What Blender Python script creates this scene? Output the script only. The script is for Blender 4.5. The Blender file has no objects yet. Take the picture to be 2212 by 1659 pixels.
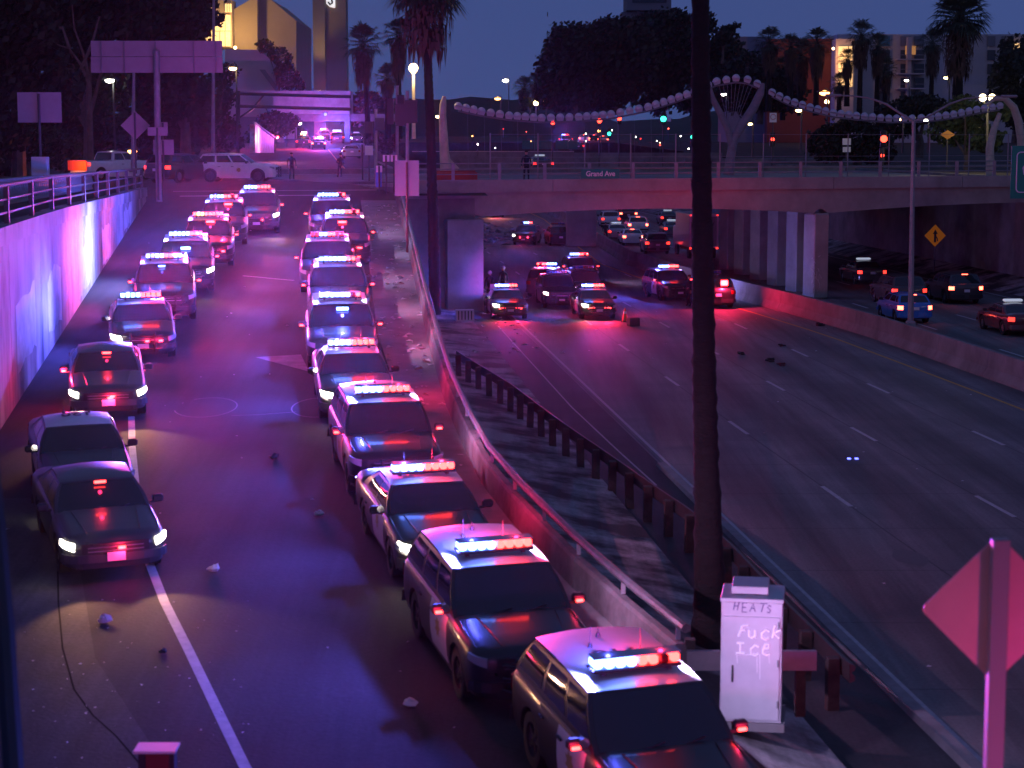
import bpy, bmesh, math, random
from mathutils import Vector, Matrix
R_ = random.Random(7)
PI = math.pi
C = bpy.context.scene.collection
sc = bpy.context.scene

# ---------------------------------------------------------------- camera
CAMZ, FPX, CU, CV, HOR = 9.3, 4200.0, 1106.0, 829.5, 300.0
TH = math.atan((CV - HOR) / FPX)
cam_d = bpy.data.cameras.new('camera'); cam = bpy.data.objects.new('camera', cam_d); C.objects.link(cam)
cam.location = (0, 0, CAMZ); cam.rotation_euler = (PI/2 - TH, 0, 0)
cam_d.sensor_width = 36; cam_d.lens = 36 * FPX / 2212.0
cam_d.clip_start = .5; cam_d.clip_end = 4000
cam_d.dof.use_dof = True; cam_d.dof.focus_distance = 105; cam_d.dof.aperture_fstop = 1.9
sc.camera = cam
sc.cycles.use_denoising = True
sc.cycles.max_bounces = 5; sc.cycles.diffuse_bounces = 2; sc.cycles.glossy_bounces = 3
sc.cycles.transmission_bounces = 2; sc.cycles.volume_bounces = 0; sc.cycles.transparent_max_bounces = 6
sc.cycles.sample_clamp_indirect = 3.0; sc.cycles.sample_clamp_direct = 0
sc.cycles.use_light_tree = True

# ---------------------------------------------------------------- world: dusk sky
w = bpy.data.worlds.new('World'); sc.world = w; w.use_nodes = True
nt = w.node_tree; nt.nodes.clear()
out = nt.nodes.new('ShaderNodeOutputWorld'); bg = nt.nodes.new('ShaderNodeBackground')
sky = nt.nodes.new('ShaderNodeTexSky'); sky.sky_type = 'NISHITA'; sky.sun_disc = False
SUN_EL, SUN_ROT = math.radians(1.0), math.radians(150)
sky.sun_elevation = SUN_EL; sky.sun_rotation = SUN_ROT; sky.air_density = 1.6; sky.dust_density = 1.0; sky.ozone_density = 5.0
mx = nt.nodes.new('ShaderNodeMix'); mx.data_type = 'RGBA'; mx.blend_type = 'MIX'; mx.inputs[0].default_value = .92
mx.inputs[7].default_value = (.84, 1.38, 4.2, 1)       # even dusk cloud layer over the clear-sky colour
nt.links.new(sky.outputs[0], mx.inputs[6]); nt.links.new(mx.outputs[2], bg.inputs[0])
bg.inputs[1].default_value = .060
nt.links.new(bg.outputs[0], out.inputs[0])
sd = bpy.data.lights.new('sun', 'SUN'); sd.energy = .05; sd.angle = math.radians(12); sd.color = (1, .75, .7)
so = bpy.data.objects.new('sun', sd); C.objects.link(so)
so.rotation_euler = (math.radians(75), 0, math.radians(180 - 150))
sc.view_settings.view_transform = 'Standard'; sc.view_settings.look = 'None'
sc.view_settings.exposure = -.05; sc.view_settings.gamma = 1; sc.view_settings.use_curve_mapping = False

# ---------------------------------------------------------------- pixel -> place
def ray(u, v):
    a, b = (u - CU) / FPX, (v - CV) / FPX
    return Vector((a, math.cos(TH) - b*math.sin(TH), -math.sin(TH) - b*math.cos(TH)))
def atY(u, v, y):
    d = ray(u, v); t = y / d.y
    return Vector((d.x*t, y, CAMZ + d.z*t))
def onz(u, v, z=0.0):
    d = ray(u, v); t = (z - CAMZ) / d.z
    return Vector((d.x*t, d.y*t, z))
RA, RB = -0.95, 0.07
def onramp(u, v, dz=0.0):
    d = ray(u, v); t = (RA + dz - CAMZ) / (d.z - RB*d.y)
    return Vector((d.x*t, d.y*t, CAMZ + d.z*t))
def interp(tab, y):
    if y <= tab[0][0]: return tab[0][1] + (y-tab[0][0])*(tab[1][1]-tab[0][1])/(tab[1][0]-tab[0][0])
    for (a, x), (b, x2) in zip(tab, tab[1:]):
        if y <= b: return x + (x2-x)*(y-a)/(b-a)
    (a, x), (b, x2) = tab[-2:]
    return x2 + (y-b)*(x2-x)/(b-a)
PROF = [(0, -.95), (107, 6.54), (112, 6.72), (120, 6.72), (130, 6.56), (150, 6.45), (200, 7.0), (262, 7.9), (290, 8.6), (340, 9.1), (460, 9.6), (900, 10.5)]
def rampz(y): return interp(PROF, y)
BAR = [(20, 5.2), (28.7, 2.43), (31, 1.72), (33.3, 1.06), (37.6, 0.0), (40.7, -.64), (44.2, -1.12), (49.2, -1.71), (56.3, -2.36), (65.8, -3.15), (77.5, -4.08), (90, -5.1), (103, -6.2)]
def barx(y): return interp(BAR, y)
def wallx(y): return -6.8 - .12*y
def fx(s, y): return s - .095*y
def bridgey(x): return 106.4 + .397*x

# ---------------------------------------------------------------- materials
MAT = {}
def mat(name, col, rough=.6, metal=0., var=0., vscale=3., bump=0., bscale=20., coat=0., emit=None, estr=0., spec=.5, col2=None, stretch=None):
    if name in MAT: return MAT[name]
    m = bpy.data.materials.new(name); m.use_nodes = True; n = m.node_tree; b = n.nodes['Principled BSDF']
    b.inputs['Base Color'].default_value = (*col, 1); b.inputs['Roughness'].default_value = rough
    b.inputs['Metallic'].default_value = metal; b.inputs['Coat Weight'].default_value = coat
    b.inputs['Specular IOR Level'].default_value = spec
    if coat: b.inputs['Coat Roughness'].default_value = .08
    if var or bump:
        tc = n.nodes.new('ShaderNodeTexCoord'); mp = n.nodes.new('ShaderNodeMapping')
        if stretch: mp.inputs['Scale'].default_value = stretch
        n.links.new(tc.outputs['Object'], mp.inputs[0])
    if var:
        no = n.nodes.new('ShaderNodeTexNoise'); no.inputs['Scale'].default_value = vscale; no.inputs['Detail'].default_value = 6; no.inputs['Roughness'].default_value = .65
        n.links.new(mp.outputs[0], no.inputs[0])
        cr = n.nodes.new('ShaderNodeValToRGB'); cr.color_ramp.elements[0].position = .32; cr.color_ramp.elements[1].position = .7
        lo = col2 or tuple(c*(1-var) for c in col)
        hi = tuple(min(1, c*(1+var*.6)) for c in col)
        cr.color_ramp.elements[0].color = (*lo, 1); cr.color_ramp.elements[1].color = (*hi, 1)
        n.links.new(no.outputs[0], cr.inputs[0]); n.links.new(cr.outputs[0], b.inputs['Base Color'])
    if bump:
        nb = n.nodes.new('ShaderNodeTexNoise'); nb.inputs['Scale'].default_value = bscale; nb.inputs['Detail'].default_value = 4
        bp = n.nodes.new('ShaderNodeBump'); bp.inputs['Strength'].default_value = bump; bp.inputs['Distance'].default_value = .03
        n.links.new(mp.outputs[0], nb.inputs[0]); n.links.new(nb.outputs[0], bp.inputs['Height']); n.links.new(bp.outputs[0], b.inputs['Normal'])
    if emit:
        b.inputs['Emission Color'].default_value = (*emit, 1); b.inputs['Emission Strength'].default_value = estr
        m.cycles.emission_sampling = 'NONE'
    MAT[name] = m; return m
black = mat('black_paint', (.012, .012, .014), .38, coat=.35, bump=.02, bscale=2)
white = mat('white_paint', (.75, .75, .76), .35, coat=.6, var=.08, vscale=4)
silver = mat('silver_paint', (.30, .31, .33), .3, .4, coat=.6)
grey_p = mat('grey_paint', (.09, .095, .10), .3, coat=.7)
blue_p = mat('blue_paint', (.03, .17, .55), .3, coat=.7)
dark_p = mat('dark_paint', (.045, .045, .05), .35, coat=.4)
maroon_p = mat('maroon_paint', (.10, .012, .02), .28, coat=.8)
orange_p = mat('orange_paint', (.75, .14, .03), .35, coat=.6)
glass = mat('tinted_glass', (.012, .013, .018), .06, spec=.8)
rubber = mat('rubber', (.02, .02, .02), .85, bump=.1)
trim = mat('black_plastic', (.02, .02, .022), .55)
alloy = mat('alloy', (.32, .32, .34), .35, .8)
chrome = mat('chrome', (.6, .6, .62), .15, 1.)
clear = mat('clear_lens', (.35, .36, .40), .12, spec=.8)
redlens = mat('red_lens_off', (.22, .01, .01), .15)
bluelens = mat('blue_lens_off', (.02, .03, .25), .15)
plate_m = mat('licence_plate', (.72, .72, .75), .4)
gold = mat('gold_decal', (.35, .27, .10), .5)
decal_k = mat('black_decal', (.05, .05, .07), .6)
blue_on = mat('blue_lamp_lit', (.1, .2, .9), .3, emit=(.12, .24, 1.), estr=16)
blue_deep = mat('deep_blue_lamp_lit', (.1, .1, .9), .3, emit=(.06, .08, 1.), estr=9)
red_on = mat('red_lamp_lit', (.9, .05, .03), .3, emit=(1., .035, .03), estr=15)
red_deep = mat('deep_red_lamp_lit', (.9, .05, .03), .3, emit=(1., .012, .01), estr=5)
tail_on = mat('tail_lamp_lit', (.6, .02, .02), .3, emit=(1., .03, .02), estr=4)
brake_on = mat('brake_lamp_lit', (.6, .02, .02), .3, emit=(1., .09, .05), estr=12)
white_on = mat('white_lamp_lit', (.9, .9, .9), .3, emit=(1., .93, .75), estr=22)
amber_on = mat('amber_lamp_lit', (.9, .5, .1), .3, emit=(1., .45, .12), estr=9)
sodium = mat('street_lamp_lit', (.9, .6, .3), .3, emit=(1., .66, .28), estr=14)
green_on = mat('green_signal_lit', (.1, .8, .5), .3, emit=(.03, 1., .55), estr=6)
redsig = mat('red_signal_lit', (.8, .1, .1), .3, emit=(1., .04, .02), estr=9)
window_on = mat('lit_window', (.6, .5, .3), .4, emit=(1., .58, .22), estr=1.3, var=.4, vscale=1.5)
window_dim = mat('dim_lit_window', (.4, .25, .1), .4, emit=(1., .42, .12), estr=.35)
concrete = mat('concrete', (.30, .29, .28), .85, var=.28, vscale=.6, bump=.25, bscale=9)
concrete_d = mat('stained_concrete', (.20, .19, .19), .85, var=.45, vscale=.5, bump=.3, bscale=7)
wall_m = mat('painted_retaining_wall', (.26, .235, .24), .7, var=.85, vscale=.7, bump=.2, bscale=5, stretch=(1, 1, .35))
steel = mat('galvanised_steel', (.33, .33, .35), .38, .75, var=.2, vscale=3)
steel_m = mat('matt_galvanised_steel', (.26, .26, .28), .6, .3, var=.2, vscale=3)
pole_dark = mat('dark_pole_paint', (.05, .05, .055), .5)
wood = mat('treated_timber', (.055, .045, .04), .9, var=.4, vscale=4, bump=.5, bscale=15)
sign_back = mat('bare_aluminium_sign_back', (.30, .25, .28), .5, .2, var=.12, vscale=2)
sign_white = mat('white_sign_face', (.8, .8, .8), .5)
sign_green = mat('green_sign_face', (.01, .22, .17), .45)
sign_orange = mat('orange_sign_face', (.85, .25, .02), .45, emit=(1, .3, .02), estr=.10)
sign_blue = mat('blue_sign_face', (.05, .22, .65), .45)
red_wrap = mat('red_painted_kerb_barrier', (.35, .03, .02), .6)
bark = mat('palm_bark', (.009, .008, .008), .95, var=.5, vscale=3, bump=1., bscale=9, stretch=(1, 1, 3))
bark_g = mat('grey_bark', (.13, .10, .09), .9, var=.4, vscale=2, bump=.6, bscale=8)
leafd = mat('dark_foliage', (.02, .028, .015), .75, var=.4, vscale=.6)
leafg = mat('green_foliage', (.05, .085, .03), .7, var=.4, vscale=.8)
frond_m = mat('palm_frond', (.035, .05, .03), .7, var=.3, vscale=1)
skirt_m = mat('dead_frond_skirt', (.10, .06, .045), .9, var=.4, vscale=1.2, stretch=(4, 4, .6))
uniform = mat('dark_uniform', (.012, .014, .03), .8)
skin = mat('skin', (.42, .25, .18), .6)
paper = mat('litter_paper', (.62, .60, .60), .8)
paint_w = mat('white_road_paint', (.46, .45, .45), .7, var=.25, vscale=5)
paint_y = mat('yellow_road_paint', (.55, .30, .04), .7, var=.25, vscale=5)
tar = mat('crack_tar', (.010, .009, .009), .95, spec=.1)
kerb_m = mat('kerb_concrete', (.20, .19, .19), .8, var=.3, vscale=1.2, bump=.3, bscale=12)
cab_m = mat('cabinet_enamel', (.55, .54, .58), .45, var=.10, vscale=3)

def road_mat(name, base, dark, bands=False, rough=.7, joint=False):
    m = bpy.data.materials.new(name); m.use_nodes = True; n = m.node_tree; b = n.nodes['Principled BSDF']; N = n.nodes.new; K = n.links.new; b.inputs['Specular IOR Level'].default_value = .3
    geo = N('ShaderNodeNewGeometry')
    n1 = N('ShaderNodeTexNoise'); n1.inputs['Scale'].default_value = .35; n1.inputs['Detail'].default_value = 8; n1.inputs['Roughness'].default_value = .6
    n2 = N('ShaderNodeTexNoise'); n2.inputs['Scale'].default_value = 14; n2.inputs['Detail'].default_value = 5
    K(geo.outputs['Position'], n1.inputs[0]); K(geo.outputs['Position'], n2.inputs[0])
    cr = N('ShaderNodeValToRGB'); cr.color_ramp.elements[0].position = .35; cr.color_ramp.elements[1].position = .68
    cr.color_ramp.elements[0].color = (*dark, 1); cr.color_ramp.elements[1].color = (*base, 1)
    K(n1.outputs[0], cr.inputs[0])
    cur = cr.outputs[0]
    mpp = N('ShaderNodeMapping'); mpp.inputs['Rotation'].default_value = (0, 0, -.095 if bands else -.16); mpp.inputs['Scale'].default_value = (1.6, .05, 1); K(geo.outputs['Position'], mpp.inputs[0])
    n3 = N('ShaderNodeTexNoise'); n3.inputs['Scale'].default_value = 1.; n3.inputs['Detail'].default_value = 7; n3.inputs['Roughness'].default_value = .7; K(mpp.outputs[0], n3.inputs[0])
    m3 = N('ShaderNodeMapRange'); m3.inputs[1].default_value = .32; m3.inputs[2].default_value = .68; m3.inputs[3].default_value = .60; m3.inputs[4].default_value = 1.2; K(n3.outputs[0], m3.inputs[0])
    u3 = N('ShaderNodeMix'); u3.data_type = 'RGBA'; u3.blend_type = 'MULTIPLY'; u3.inputs[0].default_value = 1; K(cur, u3.inputs[6]); K(m3.outputs[0], u3.inputs[7]); cur = u3.outputs[2]
    mr = N('ShaderNodeMapRange'); mr.inputs[1].default_value = .3; mr.inputs[2].default_value = .7; mr.inputs[3].default_value = .82; mr.inputs[4].default_value = 1.15
    K(n2.outputs[0], mr.inputs[0])
    mu = N('ShaderNodeMix'); mu.data_type = 'RGBA'; mu.blend_type = 'MULTIPLY'; mu.inputs[0].default_value = 1
    K(cur, mu.inputs[6]); K(mr.outputs[0], mu.inputs[7]); cur = mu.outputs[2]
    if bands:
        sx = N('ShaderNodeSeparateXYZ'); K(geo.outputs['Position'], sx.inputs[0])
        ma = N('ShaderNodeMath'); ma.operation = 'MULTIPLY_ADD'; ma.inputs[1].default_value = .095; K(sx.outputs[1], ma.inputs[0]); K(sx.outputs[0], ma.inputs[2])
        ph = N('ShaderNodeMath'); ph.operation = 'MULTIPLY_ADD'; ph.inputs[1].default_value = 2*PI/3.68; ph.inputs[2].default_value = -13.1*2*PI/3.68
        K(ma.outputs[0], ph.inputs[0])
        co = N('ShaderNodeMath'); co.operation = 'COSINE'; K(ph.outputs[0], co.inputs[0])
        m2 = N('ShaderNodeMapRange'); m2.inputs[1].default_value = -1; m2.inputs[2].default_value = .5; m2.inputs[3].default_value = .52; m2.inputs[4].default_value = 1
        K(co.outputs[0], m2.inputs[0])
        mu2 = N('ShaderNodeMix'); mu2.data_type = 'RGBA'; mu2.blend_type = 'MULTIPLY'; mu2.inputs[0].default_value = .85
        K(cur, mu2.inputs[6]); K(m2.outputs[0], mu2.inputs[7]); cur = mu2.outputs[2]
        if joint:
            def line(src, per, wd, strength):
                nonlocal cur
                md = N('ShaderNodeMath'); md.operation = 'PINGPONG'; md.inputs[1].default_value = per/2; K(src, md.inputs[0])
                lt = N('ShaderNodeMath'); lt.operation = 'LESS_THAN'; lt.inputs[1].default_value = wd; K(md.outputs[0], lt.inputs[0])
                ml = N('ShaderNodeMath'); ml.operation = 'MULTIPLY'; ml.inputs[1].default_value = strength; K(lt.outputs[0], ml.inputs[0])
                mm = N('ShaderNodeMix'); mm.data_type = 'RGBA'; mm.inputs[7].default_value = (.04, .04, .045, 1)
                K(ml.outputs[0], mm.inputs[0]); K(cur, mm.inputs[6]); cur = mm.outputs[2]
            line(sx.outputs[1], 4.6, .03, .5)
            of = N('ShaderNodeMath'); of.operation = 'ADD'; of.inputs[1].default_value = -13.28; K(ma.outputs[0], of.inputs[0])
            line(of.outputs[0], 3.68, .025, .6)
    K(cur, b.inputs['Base Color']); b.inputs['Roughness'].default_value = rough
    rr = N('ShaderNodeMapRange'); rr.inputs[3].default_value = rough-.18; rr.inputs[4].default_value = rough+.15; K(n1.outputs[0], rr.inputs[0]); K(rr.outputs[0], b.inputs['Roughness'])
    bp = N('ShaderNodeBump'); bp.inputs['Strength'].default_value = .35; bp.inputs['Distance'].default_value = .02
    K(n2.outputs[0], bp.inputs['Height']); K(bp.outputs[0], b.inputs['Normal'])
    MAT[name] = m; return m
asphalt = road_mat('asphalt', (.055, .051, .052), (.022, .020, .022), rough=.85)
freeway_m = road_mat('freeway_concrete', (.23, .22, .21), (.155, .148, .145), bands=True, joint=True, rough=.75)
earth = road_mat('dusty_ground', (.42, .39, .38), (.05, .046, .044), rough=.9)
for n_ in earth.node_tree.nodes:
    if n_.type == 'TEX_NOISE' and n_.inputs['Scale'].default_value < 1: n_.inputs['Scale'].default_value = .55; n_.inputs['Detail'].default_value = 5
    if n_.type == 'VALTORGB': n_.color_ramp.elements[0].position = .42; n_.color_ramp.elements[1].position = .60
soil = road_mat('dark_soil', (.07, .06, .05), (.03, .028, .022), rough=.95)
shoulder_m = road_mat('old_asphalt_shoulder', (.085, .082, .085), (.035, .034, .036), rough=.8)

# ---------------------------------------------------------------- mesh helpers
class MB:
    def __init__(s): s.v = []; s.f = []; s.mi = []; s.cur = 0
    def add(s, vs, fs):
        o = len(s.v); s.v += [tuple(p) for p in vs]; s.f += [tuple(i+o for i in f) for f in fs]; s.mi += [s.cur]*len(fs); return s
    def box(s, c, d, rz=0., M=None, ch=0.):
        x, y, z = d[0]/2, d[1]/2, d[2]/2
        if ch > 0:
            vs = []; h = min(ch, x*.9, y*.9)
            for zz, k in ((-z, h), (-z+min(ch, z*.9), 0), (z-min(ch, z*.9), 0), (z, h)):
                X, Y = x-k, y-k; e = h*.6 if k == 0 else h*.3
                vs += [(-X, -Y+e, zz), (-X+e, -Y, zz), (X-e, -Y, zz), (X, -Y+e, zz), (X, Y-e, zz), (X-e, Y, zz), (-X+e, Y, zz), (-X, Y-e, zz)]
            fs = [tuple(range(7, -1, -1)), tuple(range(24, 32))]
            for r in range(3):
                for k in range(8):
                    a, b = r*8+k, r*8+(k+1) % 8; fs.append((a, b, b+8, a+8))
        else:
            vs = [(a, b, q) for q in (-z, z) for a, b in ((-x, -y), (x, -y), (x, y), (-x, y))]
            fs = [(3, 2, 1, 0), (4, 5, 6, 7), (0, 1, 5, 4), (1, 2, 6, 5), (2, 3, 7, 6), (3, 0, 4, 7)]
        T = Matrix.Translation(c) @ Matrix.Rotation(rz, 4, 'Z')
        if M is not None: T = T @ M
        return s.add([T @ Vector(p) for p in vs], fs)
    def cyl(s, p0, p1, r0, r1=None, n=8, cap=True):
        r1 = r0 if r1 is None else r1
        p0, p1 = Vector(p0), Vector(p1); d = (p1-p0).normalized()
        a = d.orthogonal().normalized(); b = d.cross(a)
        vs = [p0 + (a*math.cos(2*PI*k/n)+b*math.sin(2*PI*k/n))*r0 for k in range(n)] + [p1 + (a*math.cos(2*PI*k/n)+b*math.sin(2*PI*k/n))*r1 for k in range(n)]
        fs = [(k, (k+1) % n, (k+1) % n+n, k+n) for k in range(n)]
        if cap: fs += [tuple(range(n-1, -1, -1)), tuple(range(n, 2*n))]
        return s.add(vs, fs)
    def tube(s, path, r, n=6):
        path = [Vector(p) for p in path]; rs = r if isinstance(r, (list, tuple)) else [r]*len(path)
        rings = []; up = None
        for i, p in enumerate(path):
            d = (path[min(i+1, len(path)-1)] - path[max(i-1, 0)]).normalized()
            if up is None: up = d.orthogonal().normalized()
            a = (up - d*up.dot(d)).normalized(); b = d.cross(a); up = a
            rings.append([p + (a*math.cos(2*PI*k/n)+b*math.sin(2*PI*k/n))*rs[i] for k in range(n)])
        return s.loft(rings)
    def loft(s, rings, cap=True, closed=True):
        n = len(rings[0]); vs = [p for r in rings for p in r]; fs = []
        for i in range(len(rings)-1):
            for k in range(n if closed else n-1):
                a, b = i*n+k, i*n+(k+1) % n; fs.append((a, b, b+n, a+n))
        if cap and closed: fs += [tuple(range(n-1, -1, -1)), tuple(range((len(rings)-1)*n, len(rings)*n))]
        return s.add(vs, fs)
    def grid(s, fn, na, nb):
        vs = [fn(i/na, j/nb) for i in range(na+1) for j in range(nb+1)]
        fs = [(i*(nb+1)+j, (i+1)*(nb+1)+j, (i+1)*(nb+1)+j+1, i*(nb+1)+j+1) for i in range(na) for j in range(nb)]
        return s.add(vs, fs)
    def ball(s, c, r, nu=8, nv=5):
        c = Vector(c); r = r if isinstance(r, (tuple, list)) else (r, r, r)
        return s.loft([[c + Vector((r[0]*math.sin(PI*j/nv)*math.cos(2*PI*i/nu), r[1]*math.sin(PI*j/nv)*math.sin(2*PI*i/nu), -r[2]*math.cos(PI*j/nv))) for i in range(nu)] for j in ([.02]+list(range(1, nv))+[nv-.02])])
    def poly(s, pts, n, thick):
        n = Vector(n)*thick; k = len(pts); pts = [Vector(p) for p in pts]
        return s.add(pts + [p+n for p in pts], [tuple(range(k-1, -1, -1)), tuple(range(k, 2*k))] + [(i, (i+1) % k, (i+1) % k+k, i+k) for i in range(k)])
    def build(s, name, mats, parent=None, smooth=False, loc=None):
        me = bpy.data.meshes.new(name); me.from_pydata(s.v, [], s.f)
        mats = mats if isinstance(mats, (list, tuple)) else [mats]
        for m in mats: me.materials.append(m)
        if len(mats) > 1: me.polygons.foreach_set('material_index', s.mi)
        if smooth:
            me.polygons.foreach_set('use_smooth', [True]*len(me.polygons))
            try: me.set_sharp_from_angle(angle=math.radians(38))
            except Exception: pass
        me.update()
        o = bpy.data.objects.new(name, me); C.objects.link(o)
        if parent: o.parent = parent
        if loc is not None: o.location = loc
        return o
def tag(o, label=None, cat=None, group=None, kind=None):
    if label: o['label'] = label
    if cat: o['category'] = cat
    if group: o['group'] = group
    if kind: o['kind'] = kind
    return o
def thing(name, label, cat, loc=(0, 0, 0), rz=0, group=None):
    o = bpy.data.objects.new(name, None); C.objects.link(o); o.location = loc; o.rotation_euler = (0, 0, rz); o.empty_display_size = .3
    return tag(o, label, cat, group)
def copy_tree(o, parent=None):
    c = o.copy(); C.objects.link(c)
    if parent: c.parent = parent
    for ch in list(o.children): copy_tree(ch, c)
    return c
def setmat(o, m):
    o.material_slots[0].link = 'OBJECT'; o.material_slots[0].material = m
def lamp(name, kind, parent, loc, energy, color, rot=(0, 0, 0), size=.1, size_y=None, spot=None, blend=.3, spread=180):
    d = bpy.data.lights.new(name, kind); d.energy = energy; d.color = color
    if kind == 'AREA':
        d.shape = 'RECTANGLE'; d.size = size; d.size_y = size_y or size; d.spread = math.radians(spread)
    else: d.shadow_soft_size = size
    if kind == 'SPOT': d.spot_size = spot; d.spot_blend = blend
    o = bpy.data.objects.new(name, d); C.objects.link(o); o.parent = parent; o.location = loc; o.rotation_euler = rot
    return o
def text_mesh(name, body, size, m, parent=None, depth=.004, bold=0.):
    cu = bpy.data.curves.new(name, 'FONT'); cu.body = body; cu.size = size; cu.extrude = depth; cu.align_x = 'CENTER'; cu.align_y = 'CENTER'; cu.offset = bold; cu.resolution_u = 3
    t = bpy.data.objects.new(name, cu); C.objects.link(t)
    dg = bpy.context.evaluated_depsgraph_get(); me = bpy.data.meshes.new_from_object(t.evaluated_get(dg))
    bpy.data.objects.remove(t); me.materials.clear(); me.materials.append(m)
    o = bpy.data.objects.new(name, me); C.objects.link(o)
    if parent: o.parent = parent
    return o

# ================================================================ SETTING
def strip(name, m, ys, xl, xr, zf, nx=1, kind='structure', dz=0.):
    b = MB(); n = nx+1; vs = []; fs = []
    for y in ys:
        a, c = xl(y), xr(y)
        for k in range(n):
            x = a+(c-a)*k/nx; vs.append((x, y, zf(x, y)+dz))
    for i in range(len(ys)-1):
        for k in range(nx):
            a = i*n+k; fs.append((a, a+1, a+1+n, a+n))
    b.add(vs, fs); return tag(b.build(name, m), kind=kind)
def rng(a, b, st):
    n = max(1, round((b-a)/st)); return [a+(b-a)*i/n for i in range(n+1)]
strip('ramp', asphalt, rng(-12, 13.6, 2), lambda y: -12, lambda y: 14, lambda x, y: .006)
# freeway
strip('freeway', freeway_m, rng(-10, 300, 10), lambda y: fx(9.45, y), lambda y: fx(44, y), lambda x, y: 0.)
# ramp
def ramp_l(y): return wallx(y) if y < 101 else -60
strip('ramp', asphalt, rng(13.6, 101, 2), lambda y: wallx(y), lambda y: barx(y), lambda x, y: rampz(y))
strip('intersection', asphalt, rng(101, 128, 2), lambda y: -60, lambda y: -6.0 if y < 104 else (y-106.4)/.397 if y < 106 else max(-6., -1.), lambda x, y: rampz(y))
strip('upper_street', asphalt, rng(128, 460, 6), lambda y: -17.2-(y-128)*.107, lambda y: -6.5-(y-128)*.107 if y < 200 else -13.9-(y-200)*.115, lambda x, y: rampz(y), dz=.03)
# gravel slope between ramp and freeway
GZ = [(14, .05), (28, .95), (33, 1.1), (42, .95), (55, .8), (75, .6), (105, .35)]
def gz(x, y):
    a, b = barx(y), fx(8.6, y); t = min(1, max(0, (x-a)/max(.5, b-a))); z0 = min(interp(GZ, y), rampz(y))
    return z0*(1-t)**1.3 + .03
strip('gravel_slope', earth, rng(14, 106, 2), lambda y: barx(y), lambda y: max(barx(y)+.4, fx(7.4, y)), gz, nx=8)
strip('shoulder', shoulder_m, rng(14, 112, 3), lambda y: max(barx(y)+.35, fx(7.35, y)), lambda y: fx(9.5, y), lambda x, y: .012)
# upper ground
def upz(x, y): return 7.15 if y < 60 else (7.15-(y-60)*.006 if y < 110 else rampz(y)+.05 if x < -6 else 6.95+max(0, y-150)*.006)
strip('ground', soil, rng(-20, 104, 8), lambda y: -420, lambda y: wallx(y)-.35, lambda x, y: 7.15-max(0, y-60)*.0085)
strip('ground', soil, rng(104, 300, 8), lambda y: -420, lambda y: fx(8.6, y), lambda x, y: rampz(y)-.03)
strip('ground', soil, rng(20, 300, 10), lambda y: fx(44.3, y), lambda y: 420, lambda x, y: 6.9+max(0, y-190)*.0165)
tag(MB().poly([(-70, 300.05, -.4), (425, 300.05, -.4), (425, 300.05, 8.75), (-70, 300.05, 8.75)], (0, 1, 0), .6).build('embankment', soil), kind='structure')
strip('ground', soil, rng(300, 900, 30), lambda y: -420, lambda y: 420, lambda x, y: rampz(y)-.03, nx=4)
tag(MB().grid(lambda a, b: (-450+900*a, -45+1000*b, -.35), 2, 2).build('lower_ground', soil), kind='structure')
# far hills
b = MB(); vs = []; N = 90
prev = 0
rows = []
for j in range(4):
    row = []
    for i in range(N+1):
        x = -400+800*i/N
        h = (15+5*math.sin(i*.21)+3*math.sin(i*.57+1)+R_.uniform(-1.2, 1.2))*(0, .55, 1, .9)[j]
        row.append((x, 800+j*18, 9+h))
    rows.append(row)
b.loft(rows, cap=False, closed=False)
tag(b.build('hills', leafd), kind='structure')

# ---- road markings
def ribbon(b, pts, wd, z):
    """flat painted line along pts [(x,y)] of width wd; z(x,y)"""
    L = []; 
    for i, p in enumerate(pts):
        q0 = pts[max(0, i-1)]; q1 = pts[min(len(pts)-1, i+1)]
        d = Vector((q1[0]-q0[0], q1[1]-q0[1])).normalized(); n = Vector((-d.y, d.x))*wd/2
        L.append(((p[0]+n.x, p[1]+n.y), (p[0]-n.x, p[1]-n.y)))
    vs = [(x, y, z(x, y)) for pr in L for x, y in pr]
    b.add(vs, [(2*i, 2*i+1, 2*i+3, 2*i+2) for i in range(len(pts)-1)])
for s in (13.28, 16.96, 20.64):
    off = {13.28: 2.4, 16.96: 1.0, 20.64: 0.2}[s]
    y = 22+off
    while y < 290:
        b = MB(); ribbon(b, [(fx(s, y), y), (fx(s, y+2.9), y+2.9)], .13, lambda x, y: .004)
        tag(b.build('lane_dash', paint_w), kind='structure'); y += 12.2
for s in (29.9, 33.5, 37.0):
    y = 62+s % 3*3
    while y < 290:
        b = MB(); ribbon(b, [(fx(s, y), y), (fx(s, y+3.2), y+3.2)], .14, lambda x, y: .004)
        tag(b.build('lane_dash', paint_w), kind='structure'); y += 12.2
def line(name, pts, wd, m, zf=lambda x, y: .004):
    b = MB(); ribbon(b, pts, wd, zf); return tag(b.build(name, m), kind='structure')
BARR = [(30, 26.2), (73, 26.1), (92, 25.9), (104, 25.1), (112, 24.3), (125, 23.4), (145, 22.6), (175, 24.2), (227, 27.4), (300, 29)]
line('edge_line', [(fx(interp(BARR, y)-2.1, y), y) for y in rng(30, 295, 5)], .14, paint_y)
line('edge_line', [(fx(40.2, y), y) for y in rng(40, 295, 15)], .18, paint_w)
line('edge_line', [(fx(9.75, y), y) for y in rng(14, 120, 8)], .10, paint_w, lambda x, y: .016)
line('edge_line', [(fx(9.75-(y-120)*.02, y), y) for y in rng(120, 295, 15)], .14, paint_w)
rz4 = lambda x, y: rampz(y)+.005
lp = [onramp(530, 1659), onramp(480, 1556), onramp(410, 1410), onramp(355, 1300), onramp(318, 1205), onramp(296, 1080), onramp(285, 960), onramp(284, 900)]
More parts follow.
